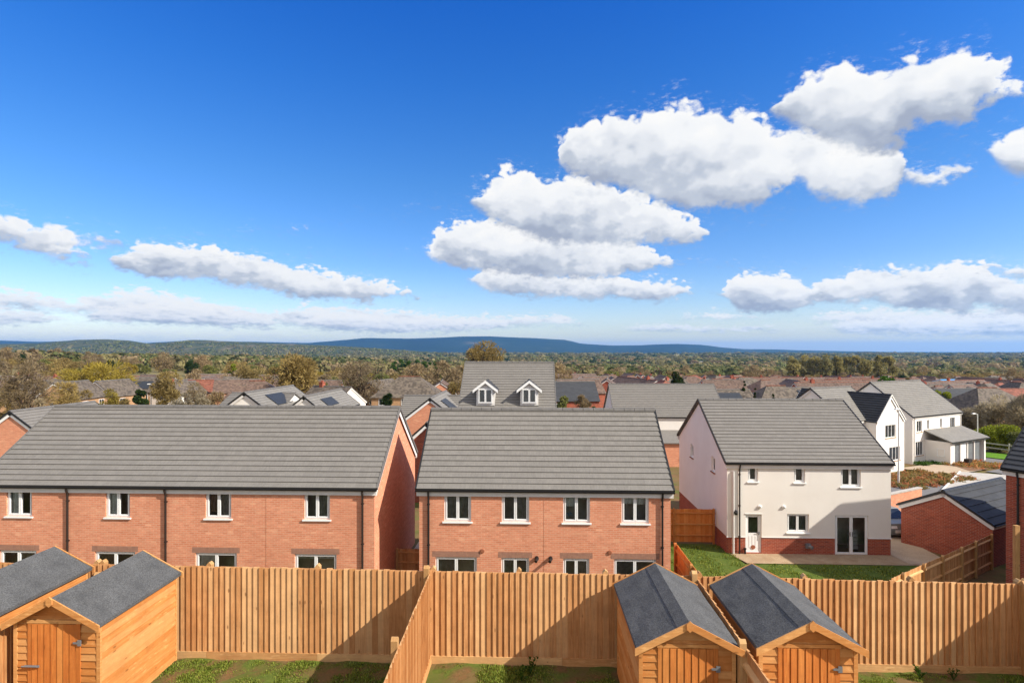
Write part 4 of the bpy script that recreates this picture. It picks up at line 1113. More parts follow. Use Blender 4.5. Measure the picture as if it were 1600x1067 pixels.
# lower gardens
def q4(*pp): return [pZ(x, y, z) for x, y, z in pp]
zl = -4.47
sheet('lawn', [(6.2, 21.0, 0), (15.5, 21.0, 0), (19.6, 27.8, 0), (6.2, 27.6, 0)], M['lawn'], off=.06)
sheet('lawn', [(6.2, 27.5, 0), (10.5, 27.5, 0), (10.05, 30.7, 0), (6.2, 30.7, 0)], M['lawn'], off=.065)
sheet('patio', [(10.6, 27.7, 0), (19.6, 27.7, 0), (19.6, 29.2, 0), (10.2, 29.2, 0)], M['gravel'], off=.085)
sheet('path', [(18.45, 27.8, 0), (20.6, 27.8, 0), (21.0, 32.5, 0), (18.45, 32.5, 0)], M['paving'], off=.10)
sheet('path', [(-6.2, 21.0, 0), (-4.45, 21.0, 0), (-4.45, 34, 0), (-6.2, 34, 0)], M['paving'], off=.07)
grass('grass', [(6.3, 10.4, 23.5, 30.4), (10.5, 17.5, 23.5, 27.6)], 260, .05, .13, lambda x, y: tz(x, y)+.06, M['grassblade'], width=.018, thr=-.25)

# street on the right, laid out along its own direction
def est(a, b): return E1*a-E2*b          # a along the street, b away from it, from the porch house corner
C0 = Vector((fl.x, fl.y, 0))
def strip(name, a0, a1, b0, b1, mat, off): return sheet(name, [C0+est(a0, b0), C0+est(a1, b0), C0+est(a1, b1), C0+est(a0, b1)], mat, off=off, n=10)
def psheet(name, px, mat, off): return sheet(name, [pZ(x, y, z) for x, y, z in px], M[mat], off=off, n=10)
psheet('pavement', [(1372, 776, -5.0), (1505, 776, -5.0), (1498, 758.5, -5.1), (1372, 758.5, -5.1)], 'asphalt', .10)
psheet('planting_bed', [(1384, 758, -5.1), (1492, 758, -5.1), (1464, 738, -5.3), (1390, 736.5, -5.2)], 'bed', .11)
strip('driveway', -4.4, 1.6, -5.2, -1.0, M['paving'], .14)
psheet('planting_bed', [(1486, 726, -5.45), (1516, 737, -5.4), (1546, 733, -5.4), (1520, 716, -5.6)], 'bed', .16)
strip('road', 8.2, 11.4, -7, 16, M['asphalt'], .09)
strip('road', 1.2, 11.4, -40, -5.6, M['asphalt'], .095)
kp = [pZ(1470, 772, -5.1), pZ(1500, 737, -5.3), pZ(1600, 746, -5.3), pZ(1600, 790, -5.1)]
sheet('driveway', kp, M['concrete'], off=.18)
m = MB(); m.beam((kp[0].x, kp[0].y, tz(kp[0].x, kp[0].y)+.20), (kp[1].x, kp[1].y, tz(kp[1].x, kp[1].y)+.20), .12, .05); tag(m.build('kerb', M['offwhite']), kind='structure')
strip('verge', 11.5, 16.2, -40, 16, M['verge_grass'], .16)
# bedding plants in the beds (uncountable)
def shrubs(name, a0, a1, b0, b1, n, h, mat, seed):
    r = np.random.default_rng(seed); V = []; Fc = []; rn = []
    for k in range(n):
        p = C0+est(r.uniform(a0, a1), r.uniform(b0, b1)); z = tz(p.x, p.y)+.12; hh = h*r.uniform(.5, 1.3); tone = r.random()
        m = 26; d = r.normal(size=(m, 3)); d[:, 2] = abs(d[:, 2]); d /= np.linalg.norm(d, axis=1)[:, None]
        c = np.array([p.x, p.y, z])+d*hh*np.array([1.1, 1.1, .9])*np.sqrt(r.random(m))[:, None]
        a = r.normal(size=(m, 3)); a /= np.linalg.norm(a, axis=1)[:, None]; b = np.cross(a, d); s = hh*.30
        v = np.stack([c-a*s, c-b*s*.6, c+a*s, c+b*s*.6], 1).reshape(-1, 3); Fc.append(np.arange(m*4).reshape(-1, 4)+len(V)*m*4); V.append(v)
        rn.append(np.clip(tone*.75+.25*r.random(m), 0, 1))
    o = np_mesh(name, np.concatenate(V), np.concatenate(Fc), np.concatenate(rn), M[mat]); tag(o, kind='stuff')
shrubs('bedding_plants', -14.5, -4.2, -7.4, -2.6, 330, .32, 'lf_heath', 1)
shrubs('bedding_plants', 1.8, 7.6, -5.2, -1.6, 120, .34, 'lf_heath', 2)
shrubs('bedding_plants', -.6, 2.2, -1.6, -.3, 30, .34, 'lf_green', 3)

# rail fence along the verge
t = thing('rail_fence', 'low grey post and rail fence behind the green verge', 'fence', C0+est(16.8, -14)+Vector((0, 0, tz(*(C0+est(16.8, -6))[:2]))), TH+R(90))
for z in (.45, .95):
    m = MB(); m.box(0, 32, -.03, .03, z-.07+0, z+.07); m.build('rail', M['railing'], t)
for k in range(13):
    m = MB(); m.box(k*2.5-.06, k*2.5+.06, .031, .15, -.6, 1.2); m.build('post', M['railing'], t)

# ------------------------------------------------------------------ hills and sea
nt = new_mat('wooded_hill', .95, .08)
a = nt.noise(nt.pos, .0009, 7, .62); b = nt.noise(nt.scalevec(nt.pos, (.0009, .0009, .006)), 1.0, 5, .6)
c = nt.ramp(a, [(.32, (.004, .014, .020)), (.5, (.008, .024, .030)), (.62, (.016, .034, .034)), (.74, (.17, .13, .10))])
M['hill'] = setc(nt, c, nt.noise(nt.pos, .02, 6, .7), .8, 12)
nt = new_mat('near_hill', .95, .08)
a = nt.noise(nt.scalevec(nt.pos, (1, .45, 1)), .011, 8, .72)
c = nt.ramp(a, [(.3, (.022, .032, .016)), (.45, (.045, .058, .024)), (.58, (.09, .085, .04)), (.66, (.20, .15, .09)), (.75, (.13, .14, .05))])
M['hill_near'] = setc(nt, c, nt.noise(nt.pos, .05, 6, .7), .8, 5)
HV = []
def hills(pts, Y, y0, y1, base, mat, amp, rough):
    xs = [p[0] for p in pts]; hs = [p[1] for p in pts]; n = 240; V = []
    rows = [0, .12, .25, .4, .55, .7, .82, .92, 1.0, 1.15, 1.5]
    for r in rows:
        yy = y0+(Y-y0)*r if r <= 1 else Y+(y1-Y)*(r-1)*2
        for i in range(n):
            px = xs[0]+(xs[-1]-xs[0])*i/(n-1)
            u = (px-CX)/F; xr, yr, _ = ray(px, 0); x = xr/yr*yy
            top = CZ+(HY-np.interp(px, xs, hs))/F*(Y/yr)
            k = sstep(0, 1, r)**1.15 if r <= 1 else 1-(r-1)*.8
            hn = amp*(mno.noise(Vector((x*rough, yy*rough, 1)))+.5*mno.noise(Vector((x*rough*3, yy*rough*3, 5))))*min(1, 1.3-abs(r-.5)) if r < .95 else amp*.45*(mno.noise(Vector((x*rough*6, 0, 2)))+.6*mno.noise(Vector((x*rough*19, 0, 9))))
            V.append((x, yy, base+(top-base)*k+hn*(.25+.75*(r < .93))))
    f = np.array([(j*n+i, j*n+i+1, (j+1)*n+i+1, (j+1)*n+i) for j in range(len(rows)-1) for i in range(n-1)])
    o = np_mesh('hills', np.array(V), f, np.full(len(f), .5), M[mat]); o.data.shade_smooth(); tag(o, kind='structure'); HV.append((np.array(V), n, len(rows)))
hills([(-500, 536), (0, 532), (60, 534), (110, 533), (160, 535), (220, 537), (290, 533), (400, 534), (480, 536), (540, 531), (570, 528), (640, 529), (700, 527), (760, 526), (830, 528), (885, 531), (908, 537), (960, 540), (1000, 539.5), (1055, 537.5), (1100, 539), (1130, 543), (1170, 546), (1260, 547.5), (1400, 550), (2300, 553)], 9000, 5600, 10500, -58, 'hill', 14, .0011)
hills([(-600, 540), (0, 538), (60, 537), (120, 531), (165, 530), (200, 532), (232, 536.5), (260, 535), (300, 531.5), (350, 533), (400, 535), (470, 538), (540, 541), (620, 546), (700, 552)], 3600, 2300, 4600, -40, 'hill_near', 7, .003)
def hill_woods(k, N, r0, r1, hm, mat, seed, nq=20):
    V, n, nr = HV[k]; r = np.random.default_rng(seed); P = []
    while len(P) < N:
        i = r.integers(0, n-1); jj = r.uniform(r0, r1); j = int(jj); f = jj-j; g_ = r.random()
        p = (V[j*n+i]*(1-g_)+V[j*n+i+1]*g_)*(1-f)+(V[(j+1)*n+i]*(1-g_)+V[(j+1)*n+i+1]*g_)*f
        if mno.noise(Vector((p[0]*.004, p[1]*.0022, seed))) < -.02 and r.random() > .15: continue
        P.append(p)
    P = np.array(P); H = hm*r.uniform(.6, 1.3, N); W_ = H*r.uniform(.7, 1.3, N)
    d = r.normal(size=(N, nq, 3)); d[:, :, 2] = np.abs(d[:, :, 2]); d /= np.linalg.norm(d, axis=2)[:, :, None]; d = d.reshape(-1, 3)
    c = np.repeat(P, nq, axis=0)+d*np.stack([np.repeat(W_, nq), np.repeat(W_, nq), np.repeat(H, nq)*.9], 1)
    a = r.normal(size=d.shape); a -= d*(a*d).sum(1)[:, None]*.8; a /= np.linalg.norm(a, axis=1)[:, None]; b = np.cross(a, d); s_ = (np.repeat(W_, nq)*.4)[:, None]
    v = np.stack([c-a*s_, c-b*s_*.7, c+a*s_, c+b*s_*.7], 1).reshape(-1, 3)
    o = np_mesh('hillside_woodland', v, np.arange(N*nq*4).reshape(-1, 4), np.clip(np.repeat(r.random(N), nq)*.6+.4*r.random(N*nq), 0, 1), M[mat]); tag(o, kind='stuff')
hill_woods(1, 2600, 0, 5.5, 10, 'lf_far_green', 1); hill_woods(1, 2000, 0, 4.5, 10, 'lf_far', 2)
nt = new_mat('sea_water', .25, .5); nt.put(nt.bs.inputs['Base Color'], (.02, .035, .05, 1))
b = nt.node('ShaderNodeBump'); b.inputs['Strength'].default_value = .6; nt.put(b.inputs['Height'], nt.noise(nt.pos, .02, 5, .6)); nt.l.new(b.outputs[0], nt.bs.inputs['Normal'])
m = MB(); m.face((-24500, 9000, -60.8), (24500, 9000, -60.8), (24500, 24500, -60.8), (-24500, 24500, -60.8)); tag(m.build('sea', nt.m, fixn=False), kind='structure')
# the air between here and the hills
nt = bpy.data.materials.new('haze_air'); nt.use_nodes = True; h = NT(nt.node_tree); h.n.remove(h.n['Principled BSDF'])
pv = h.node('ShaderNodeVolumePrincipled'); pv.inputs['Color'].default_value = (.19, .48, 1.0, 1); pv.inputs['Density'].default_value = HAZE; pv.inputs['Anisotropy'].default_value = .2
h.l.new(pv.outputs[0], h.n['Material Output'].inputs['Volume'])
m = MB(); m.box(-25500, 25500, -400, 25500, -72, 330); tag(m.build('haze', nt), kind='stuff')
# ------------------------------------------------------------------ houses of the older estate
def hip_roof(parent, W, D, ez, rz, over, mat):
    m = MB(); a, b, c, d = -over, W+over, -over, D+over; h = (D/2+over)*.95
    p = [(a, c, ez), (b, c, ez), (b, d, ez), (a, d, ez)]; r0, r1 = (a+h, D/2, rz), (b-h, D/2, rz)
    m.face(p[0], p[1], r1, r0); m.rv(); m.face(p[1], p[2], r1); m.rv(); m.face(p[2], p[3], r0, r1); m.rv(); m.face(p[3], p[0], r0)
    m.face(p[3], p[2], p[1], p[0])
    o = m.build('roof', M[mat], parent, fixn=False)
    for q in (r0, r1):
        pass
    r = MB(); r.box(r0[0]-.1, r1[0]+.1, D/2-.12, D/2+.12, rz-.05, rz+.09); r.build('ridge_tiles', M['tile_red' if mat != 'tile_dark' else 'black'], o)
    return o
KIND = {   # walls, roof, hip, W, D, wall height, rise, chimney, barge, solar
    'brick': ('brick', 'tile_brown', 0, 8.5, 7.2, 4.9, 2.6, 0, 'offwhite', 0), 'brick_red': ('brick_red', 'tile_brown', 0, 9, 7.4, 4.9, 2.7, 0, 'offwhite', 0),
    'buff': ('brick_buff', 'tile_mossy', 0, 8, 7, 4.8, 2.8, 0, 'offwhite', 0), 'white': ('render', 'tile_mossy', 0, 7.5, 6.6, 4.6, 2.5, 1, 'offwhite', 0),
    'red': ('brick_buff', 'tile_red', 0, 9, 7, 4.7, 2.5, 0, 'offwhite', 0), 'hip': ('brick_buff', 'tile_brown', 1, 10, 8, 4.7, 2.9, 0, None, 0),
    'hip_red': ('brick', 'tile_red', 1, 10, 8, 4.7, 2.7, 0, None, 0), 'mossy': ('brick_buff', 'tile_mossy', 1, 11, 8, 4.6, 3.3, 0, None, 0),
    'long': ('brick_red', 'tile_brown', 0, 19, 7.5, 4.8, 2.7, 1, 'offwhite', 0), 'dark': ('brick_red', 'tile_dark', 0, 9, 7.5, 4.8, 2.9, 0, 'offwhite', 0),
    'solar': ('brick_buff', 'tile_mossy', 0, 9, 7.4, 4.8, 2.7, 0, 'offwhite', 1), 'blue': ('offwhite', 'blue_film', 0, 11, 10, 5.5, 1.6, 0, 'white', 0)}
PROTO = {}
def far_house(px, t_, kind, rot, label, group='older houses of the far estate', dz=0.0):
    p = pT(px, 560, t_); z = tz(p.x, p.y)-.15+dz; rot = R(rot)
    wl, rf, hip, W, D, wh, ri, ch, bg, so2 = KIND[kind]
    c, s = math.cos(rot), math.sin(rot); loc = (p.x-(W/2*c-D/2*s), p.y-(W/2*s+D/2*c), z)
    PLACED.append((p.x, p.y, W*.62))
    if kind in PROTO:
        o = copy_tree(PROTO[kind]); o.location = loc; o.rotation_euler = (0, 0, rot); o['label'] = label; o['group'] = group; return o
    t = thing('estate_house', label, 'house', loc, rot, group); PROTO[kind] = t
    w = MB(); walls_box(w, W, D, -.6, wh, {})
    if not hip: gables(w, W, D, wh, wh+ri-.1)
    w.build('wall', M[wl], t, fixn=False)
    if hip: ro = hip_roof(t, W, D, wh, wh+ri, .3, rf)
    else: ro = roof(t, W, D, wh, wh+ri, over=.25, verge=.15, mat=rf, courses=False, barge=bg, ridge='tile_red' if 'red' in rf or kind == 'long' else 'ridge')
    if ch:
        m = MB(); m.box(W*.18, W*.18+.7, D/2-.3, D/2+.3, wh+ri-.7, wh+ri+.5); m.box(W*.18-.05, W*.18+.75, D/2-.35, D/2+.35, wh+ri+.5, wh+ri+.6)
        for k in (.18, .5): m.tube([(W*.18+k, D/2, wh+ri+.6), (W*.18+k, D/2, wh+ri+.9)], .1, 8)
        m.build('chimney', M['brick_red'], ro, loc=tuple(-v_ for v_ in ro.location))
    if so2:
        hy = D/2+.25; L = math.hypot(hy, ri); dy, d2 = hy/L, ri/L
        P = lambda x, q, h: (x, q*L*dy-h*d2, q*L*d2+h*dy)
        m = MB(); m.hull8([P(2, .25, .06), P(W-2, .25, .06), P(W-2, .8, .06), P(2, .8, .06), P(2, .25, .12), P(W-2, .25, .12), P(W-2, .8, .12), P(2, .8, .12)]); m.build('solar_panel', M['solar'], ro)
    n = max(2, int(W//3.6))
    for sd in ('front', 'back'):
        for k in range(n):
            x = W*(k+.5)/n
            for zz in (1.0, 3.35): window(t, side_frame(sd, W, D), x-.65, x+.65, zz, zz+1.1, rev=-.045, detail=False, sill=False)
    for sd in ('left', 'right'): window(t, side_frame(sd, W, D), D/2-.5, D/2+.5, 3.3, 4.3, rev=-.045, detail=False, sill=False)
    m = MB(); m.box(W*.5-.45, W*.5+.45, -.05, .02, 0, 2.05); m.build('door', M['white'], t)
    return t
PLACED = []
L_ = far_house
L_(58, 98, 'buff', 12, 'buff house with a brown roof behind the bare tree at the far left')
L_(112, 94, 'buff', 96, 'buff gable house half hidden by the yellow willow')
L_(12, 128, 'buff', 15, 'buff house farthest left at the foot of the wooded rise')
L_(176, 104, 'buff', 88, 'buff house showing a pale gable edge right of the yellow willow')
L_(226, 120, 'solar', 4, 'house with dark solar panels on its roof above the left terrace')
L_(275, 128, 'white', 65, 'pale gabled house beyond the lamp post above the left terrace')
L_(328, 124, 'red', 6, 'red roofed house above the left terrace')
L_(372, 116, 'brick', 24, 'brown roofed brick house left of the big olive tree')
L_(402, 100, 'hip', 14, 'brown hipped roof directly left of the big olive tree')
L_(519, 86, 'white', -24, 'cream cottage between the big olive tree and the spreading tree')
L_(498, 108, 'brick', 10, 'brick house with a chimney behind the cream cottage')
L_(596, 108, 'buff', 72, 'buff gable directly behind the spreading tree')
L_(640, 95, 'mossy', 2, 'wide weathered hipped roof left of the dormer house', dz=.6)
L_(690, 106, 'brick', 96, 'orange gable close to the left edge of the dormer house roof')
L_(886, 92, 'dark', 6, 'dark roofed house close to the right edge of the dormer house')
L_(905, 140, 'brick', 80, 'orange gabled house right of the dormer house, farther off'); L_(932, 165, 'brick', 15, 'brown roofed house farther up right of the dormer house')
L_(957, 148, 'brick', 86, 'orange gable above the left end of the plain grey roof'); L_(985, 162, 'hip', 30, 'hipped brown roof above the plain grey roof')
L_(1014, 146, 'brick', 74, 'orange gable left of the round conifer'); L_(1036, 168, 'brick_red', 90, 'dark red gable touching the round conifer')
L_(1080, 172, 'hip', 10, 'hipped brown roof right of the round conifer'); L_(1103, 150, 'white', 62, 'white gabled house behind the right end of the plain grey roof')
L_(1120, 138, 'hip_red', 4, 'red hipped roof right of the round conifer'); L_(1128, 90, 'solar', 6, 'brown roof with a blue solar panel right of the plain grey roof', dz=-1.0)
L_(1152, 140, 'white', 48, 'white house with a steep gable above the dark conifers'); L_(1172, 165, 'long', 8, 'long brown roof above the dark conifers')
L_(1196, 122, 'hip', 20, 'hipped roof right of the dark conifers'); L_(1212, 100, 'mossy', 8, 'weathered hipped roof left of the cross-gable house', dz=-1.0)
L_(1238, 140, 'brick', 85, 'brown gabled house above the cross-gable house'); L_(1258, 108, 'solar', 12, 'house with solar panels left of the cross-gable house roof', dz=-1.0)
L_(1292, 150, 'long', 5, 'long brown roof behind the cross-gable house'); L_(1338, 185, 'long', 3, 'long brown roof left of the round green tree, farther off'); L_(1352, 132, 'hip', 12, 'brown hipped roof left of the round green tree', dz=-1)
L_(1434, 165, 'white', 82, 'small white gabled house right of the round green tree'); L_(1450, 150, 'brick', 15, 'brown roof right of the small white gabled house')
L_(1466, 128, 'hip', 24, 'hipped brown roof above the lime bush', dz=-.6); L_(1489, 205, 'blue', 10, 'blue and white roofed building standing out above the brown roofs')
L_(1503, 168, 'long', 20, 'long brown roof below the blue and white building'); L_(1522, 150, 'white', 75, 'cream gable below the blue and white building'); L_(1542, 126, 'mossy', 35, 'weathered roof in the right-hand cluster')
L_(1524, 106, 'buff', 70, 'buff gable in the right-hand cluster', dz=-.6); L_(1562, 142, 'hip_red', 30, 'red hipped roof high in the right-hand cluster'); L_(1588, 150, 'hip', 10, 'hipped roof at the right picture edge, farther up')
L_(1542, 92, 'mossy', 8, 'broad weathered roof above the bare brush at the right', dz=-.4); L_(1494, 98, 'dark', 10, 'black roof right of the lime bush', dz=-.6); L_(1596, 104, 'red', 5, 'red roof at the right picture edge')
random.seed(21)
FILL = ['brick', 'brick_red', 'hip', 'hip', 'hip', 'hip_red', 'mossy', 'mossy', 'long', 'long', 'buff', 'brick_red', 'white']
LB = {'brick': 'orange brick house with a brown roof among the far rooftops', 'brick_red': 'red brick house with a brown roof among the far rooftops', 'hip': 'buff house with a brown hipped roof among the far rooftops', 'hip_red': 'house with a red hipped roof among the far rooftops',
      'mossy': 'house with a weathered hipped roof among the far rooftops', 'long': 'long brown roofed row among the far rooftops', 'buff': 'buff gabled house among the far rooftops', 'red': 'buff house with a red roof among the far rooftops', 'white': 'white house among the far rooftops'}
cnt = 0
for k in range(2200):
    if cnt > 100: break
    px = random.choice([random.uniform(880, 1610), random.uniform(880, 1610), random.uniform(1150, 1610), random.uniform(-20, 430)])
    tt = random.uniform(112, 270) if px > 800 else random.uniform(105, 175)
    p = pT(px, 560, tt)
    if any((p.x-a)**2+(p.y-b)**2 < (c+5.0)**2 for a, b, c in PLACED): continue
    kd = random.choice(FILL); far_house(px, tt, kd, random.choice([0, 90])+random.uniform(-15, 35), LB[kd], 'far rooftops: '+kd.replace('_', ' ')); cnt += 1

# ------------------------------------------------------------------ trees that stand out
TREES = []
def tree_at(px, t_, Htop, name, label, mat, wpx, base=.2, z=None, **kw):
    """Htop: pixel row of the crown top"""
    p = pT(px, 560, t_); gz = tz(p.x, p.y) if z is None else z
    H = CZ-(Htop-HY)/F*t_-gz; rad = wpx/2/F*t_
    tr = make_tree(name, label, kw.pop('cat', 'tree'), H, H*base, rad, mat, **kw); tr.location = (p.x, p.y, gz); tr.rotation_euler = (0, 0, random.uniform(0, 6))
    TREES.append((p.x, p.y, rad)); return tr
tree_at(462, 95, 549, 'broad_tree', 'largest olive-brown tree, rounded and dense, above the left terrace roof', 'lf_olive', 86, .12, nl=34, nq=5200, size=.26, twig=.75, lobe=.34, r0=.38, seed=11, nlimb=16)
tree_at(566, 98, 558, 'spreading_tree', 'bare spreading tree with dark crooked limbs right of the big olive tree', 'lf_brown', 80, .22, nl=24, nq=1500, size=.22, twig=.95, lobe=.34, r0=.62, seed=12, nlimb=24)
tree_at(755, 128, 529.5, 'dome_tree', 'dome shaped brown tree rising behind the dormer house', 'lf_olive', 86, .12, nl=60, nq=6500, size=.30, twig=.7, lobe=.26, shape='round', r0=.45, seed=13, nlimb=16)
tree_at(782, 140, 548, 'dome_tree', 'smaller tan crown right of the dome tree', 'lf_olive', 34, .15, nl=14, nq=1400, size=.3, twig=.8, r0=.3, seed=14)
tree_at(148, 108, 559, 'willow_tree', 'wide yellow-green willow above the left terrace', 'lf_yellow', 122, .1, nl=34, nq=5200, size=.28, twig=.85, lobe=.30, flat=.9, r0=.4, seed=15, nlimb=14)
tree_at(40, 72, 566, 'bare_tree', 'bare tree with long dark limbs at the far left', 'lf_brown', 96, .28, nl=24, nq=2000, size=.2, twig=.95, lobe=.30, r0=.34, seed=16, nlimb=18)
tree_at(98, 80, 590, 'bare_shrub', 'tan twiggy shrub just beyond the left end of the terrace roof', 'lf_olive', 60, .1, nl=14, nq=1800, size=.2, twig=.9, r0=.14, seed=17)
tree_at(220, 80, 601, 'evergreen_shrub', 'dark green rounded bush left of the pale lamp post', 'lf_dark', 30, .08, nl=14, nq=1600, size=.2, r0=.16, seed=18)
tree_at(258, 92, 580, 'twiggy_tree', 'yellow-brown twiggy tree right of the pale lamp post', 'lf_olive', 54, .15, nl=18, nq=2200, size=.24, twig=.85, r0=.2, seed=19)
tree_at(305, 100, 598, 'twiggy_tree', 'reddish brown twiggy bush above the middle of the left terrace', 'lf_brown', 50, .12, nl=14, nq=1500, size=.24, twig=.85, r0=.16, seed=20)
tree_at(1058, 118, 574.5, 'round_conifer', 'dense round conifer standing above the plain grey roof', 'lf_dark', 28, .05, nl=22, nq=2600, size=.24, lobe=.42, shape='column', r0=.22, seed=21)
tree_at(1385, 108, 580, 'evergreen_tree', 'round dark green tree above the roof of the porch house', 'lf_green', 44, .08, nl=20, nq=2800, size=.28, r0=.26, seed=22)
tree_at(1404, 112, 588, 'evergreen_tree', 'smaller green crown joined right of the round green tree', 'lf_green', 22, .08, nl=12, nq=1200, size=.26, r0=.2, seed=23)
tree_at(1163, 90, 580, 'conifer_tree', 'tallest dark conifer above the white house by the patio', 'lf_dark', 17, .08, nl=22, nq=1600, size=.2, shape='cone', r0=.16, seed=24)
tree_at(1180, 88, 594, 'conifer_tree', 'second dark conifer right of the tallest one', 'lf_dark', 16, .08, nl=20, nq=1400, size=.2, shape='cone', r0=.14, seed=25)
tree_at(1208, 86, 604, 'conifer_tree', 'small dark conifer, farthest right of the three', 'lf_dark', 13, .08, nl=16, nq=1000, size=.18, shape='cone', r0=.12, seed=26)
tree_at(1472, 96, 603, 'lime_bush', 'lime green bush among the rooftops right of the porch house', 'lf_lime', 26, .08, nl=12, nq=1300, size=.22, r0=.14, seed=27)
tree_at(1455, 98, 606, 'evergreen_shrub', 'olive bush left of the lime bush', 'lf_mid', 22, .08, nl=10, nq=1000, size=.22, r0=.14, seed=28)
for k, (px, tt, top, w) in enumerate(((1522, 80, 624, 54), (1560, 76, 618, 62), (1598, 72, 612, 60))):
    tree_at(px, tt, top, 'twiggy_thicket', ['grey-brown bare thicket behind the short lamp post', 'tallest bare grey-brown thicket behind the green shrub', 'bare thicket at the right picture edge'][k], 'lf_thicket', w, .08, nl=22, nq=3000, size=.2, twig=.95, r0=.14, seed=30+k, nlimb=14)
tree_at(1562, 66.5, 664, 'green_shrub', 'large spreading yellow-green shrub behind the rail fence', 'lf_lime', 74, .06, nl=30, nq=4800, size=.16, lobe=.34, r0=.14, seed=34)
tree_at(1594, 64, 676, 'green_shrub', 'green shrub right of the large yellow-green shrub', 'lf_mid', 44, .06, nl=18, nq=2400, size=.16, r0=.12, seed=35)
tree_at(1505, 82, 664, 'green_shrub', 'small bright shrub left of the short lamp post', 'lf_lime', 26, .06, nl=12, nq=1300, size=.17, r0=.1, seed=36)
tree_at(1420, 140, 578, 'conical_tree', 'orange-brown conical tree right of the round green tree', 'lf_olive', 30, .08, nl=18, nq=1500, size=.3, twig=.7, shape='cone', r0=.2, seed=37)
tree_at(912, 84, 604, 'bare_tree', 'grey bare tree right of the dormer house', 'lf_brown', 26, .2, nl=14, nq=1300, size=.2, twig=.95, r0=.16, seed=38)
tree_at(880, 78, 618, 'hedge_bush', 'dark hedge bush right of the dormer house', 'lf_mid', 34, .05, nl=12, nq=1400, size=.2, r0=.12, seed=39)
tree_at(928, 72, 620, 'evergreen_shrub', 'dark green bush between the dormer house and the plain grey roof', 'lf_dark', 24, .05, nl=12, nq=1200, size=.18, r0=.12, seed=40)
tree_at(712, 98, 592, 'twiggy_tree', 'olive tree touching the left edge of the dormer house roof', 'lf_olive', 40, .12, nl=16, nq=1900, size=.24, twig=.8, r0=.2, seed=41)
tree_at(392, 130, 566, 'twiggy_tree', 'tan twiggy tree left of the big olive tree', 'lf_olive', 52, .12, nl=18, nq=2100, size=.3, twig=.85, r0=.24, seed=42)
tree_at(363, 210, 558, 'lime_bush', 'small bright lime tree in the dark woodland left of the big olive tree', 'lf_lime', 16, .1, nl=10, nq=700, size=.4, r0=.2, seed=43)
for k, px in enumerate((616, 628, 640)): tree_at(px, 395, 557.5, 'leylandii_hedge', 'dark green clipped hedge tree, left of the two far hedges', 'lf_green', 17, .03, nl=10, nq=500, size=.7, group='left far hedge', r0=.25, seed=50+k)
for k, px in enumerate((656, 668, 679)): tree_at(px, 395, 557, 'leylandii_hedge', 'dark green clipped hedge tree, right of the two far hedges', 'lf_green', 17, .03, nl=10, nq=500, size=.7, group='right far hedge', r0=.25, seed=54+k)
for k, (px, tt, top, w, mt) in enumerate(((122, 84, 600, 44, 'lf_olive'), (176, 88, 606, 46, 'lf_yellow'), (196, 78, 612, 34, 'lf_olive'), (284, 84, 606, 44, 'lf_thicket'), (318, 82, 610, 36, 'lf_thicket'), (340, 94, 600, 34, 'lf_brown'), (12, 84, 596, 50, 'lf_olive'), (66, 66, 612, 44, 'lf_thicket'), (420, 106, 590, 30, 'lf_olive'), (508, 104, 592, 26, 'lf_mid'), (606, 80, 604, 24, 'lf_dark'), (540, 88, 598, 30, 'lf_brown'))):
    tree_at(px, tt, top, 'twiggy_shrub', 'twiggy spring shrub among the gardens just beyond the left terrace roof', mt, w, .06, nl=14, nq=1500, size=.2, twig=.85, r0=.12, seed=120+k, group='garden shrubs beyond the terrace')
# tall plantation at the right
for k in range(10):
    tree_at(1240+k*16.5, 360+random.uniform(-12, 12), 553+random.uniform(-1.5, 2.5), 'plantation_tree', 'tall olive plantation tree in the dense belt behind the right rooftops', 'lf_poplar', 27, .1, nl=16, nq=1100, size=.62, twig=.5, shape='column', group='plantation belt', r0=.3, seed=60+k)

# ------------------------------------------------------------------ the woodland: single trees, then the far mass
SPEC = [('woodland_tree', 'lf_olive', 11, 5.4, .65, 'round', 'olive twiggy tree in the woodland beyond the estate'), ('woodland_bush', 'lf_olive', 8.5, 5.2, .65, 'dome', 'low olive dome tree in the woodland beyond the estate'),
        ('woodland_tree', 'lf_brown', 12, 5.6, .75, 'round', 'bare brown tree in the woodland beyond the estate'), ('woodland_bush', 'lf_brown', 8, 4.9, .75, 'dome', 'low bare brown tree in the woodland beyond the estate'),
        ('woodland_tree', 'lf_mid', 9.5, 4.3, .25, 'round', 'leafing green tree in the woodland beyond the estate'), ('woodland_bush', 'lf_mid', 7, 4.2, .25, 'dome', 'low leafing bush in the woodland beyond the estate'),
        ('woodland_evergreen', 'lf_dark', 10, 3.2, .0, 'column', 'dark evergreen in the woodland beyond the estate'), ('woodland_willow', 'lf_yellow', 7.5, 3.8, .6, 'round', 'yellowish willow in the woodland beyond the estate')]
protos = []
for k, (nm, mt, H, rad, tw, sh, lb) in enumerate(SPEC):
    tr = make_tree(nm, lb, 'tree', H, H*.14, rad, mt, r0=.22, group=lb.split(' in the')[0]+'s', nl=15, nq=950, size=.40, twig=tw*.8, shape=sh, seed=80+k, lobe=.36, nlimb=6); protos.append(tr)
used = [False]*len(protos)
rs = random.Random(4); n = 0; tries = 0
WT = [20, 18, 16, 12, 18, 14, 7, 6]
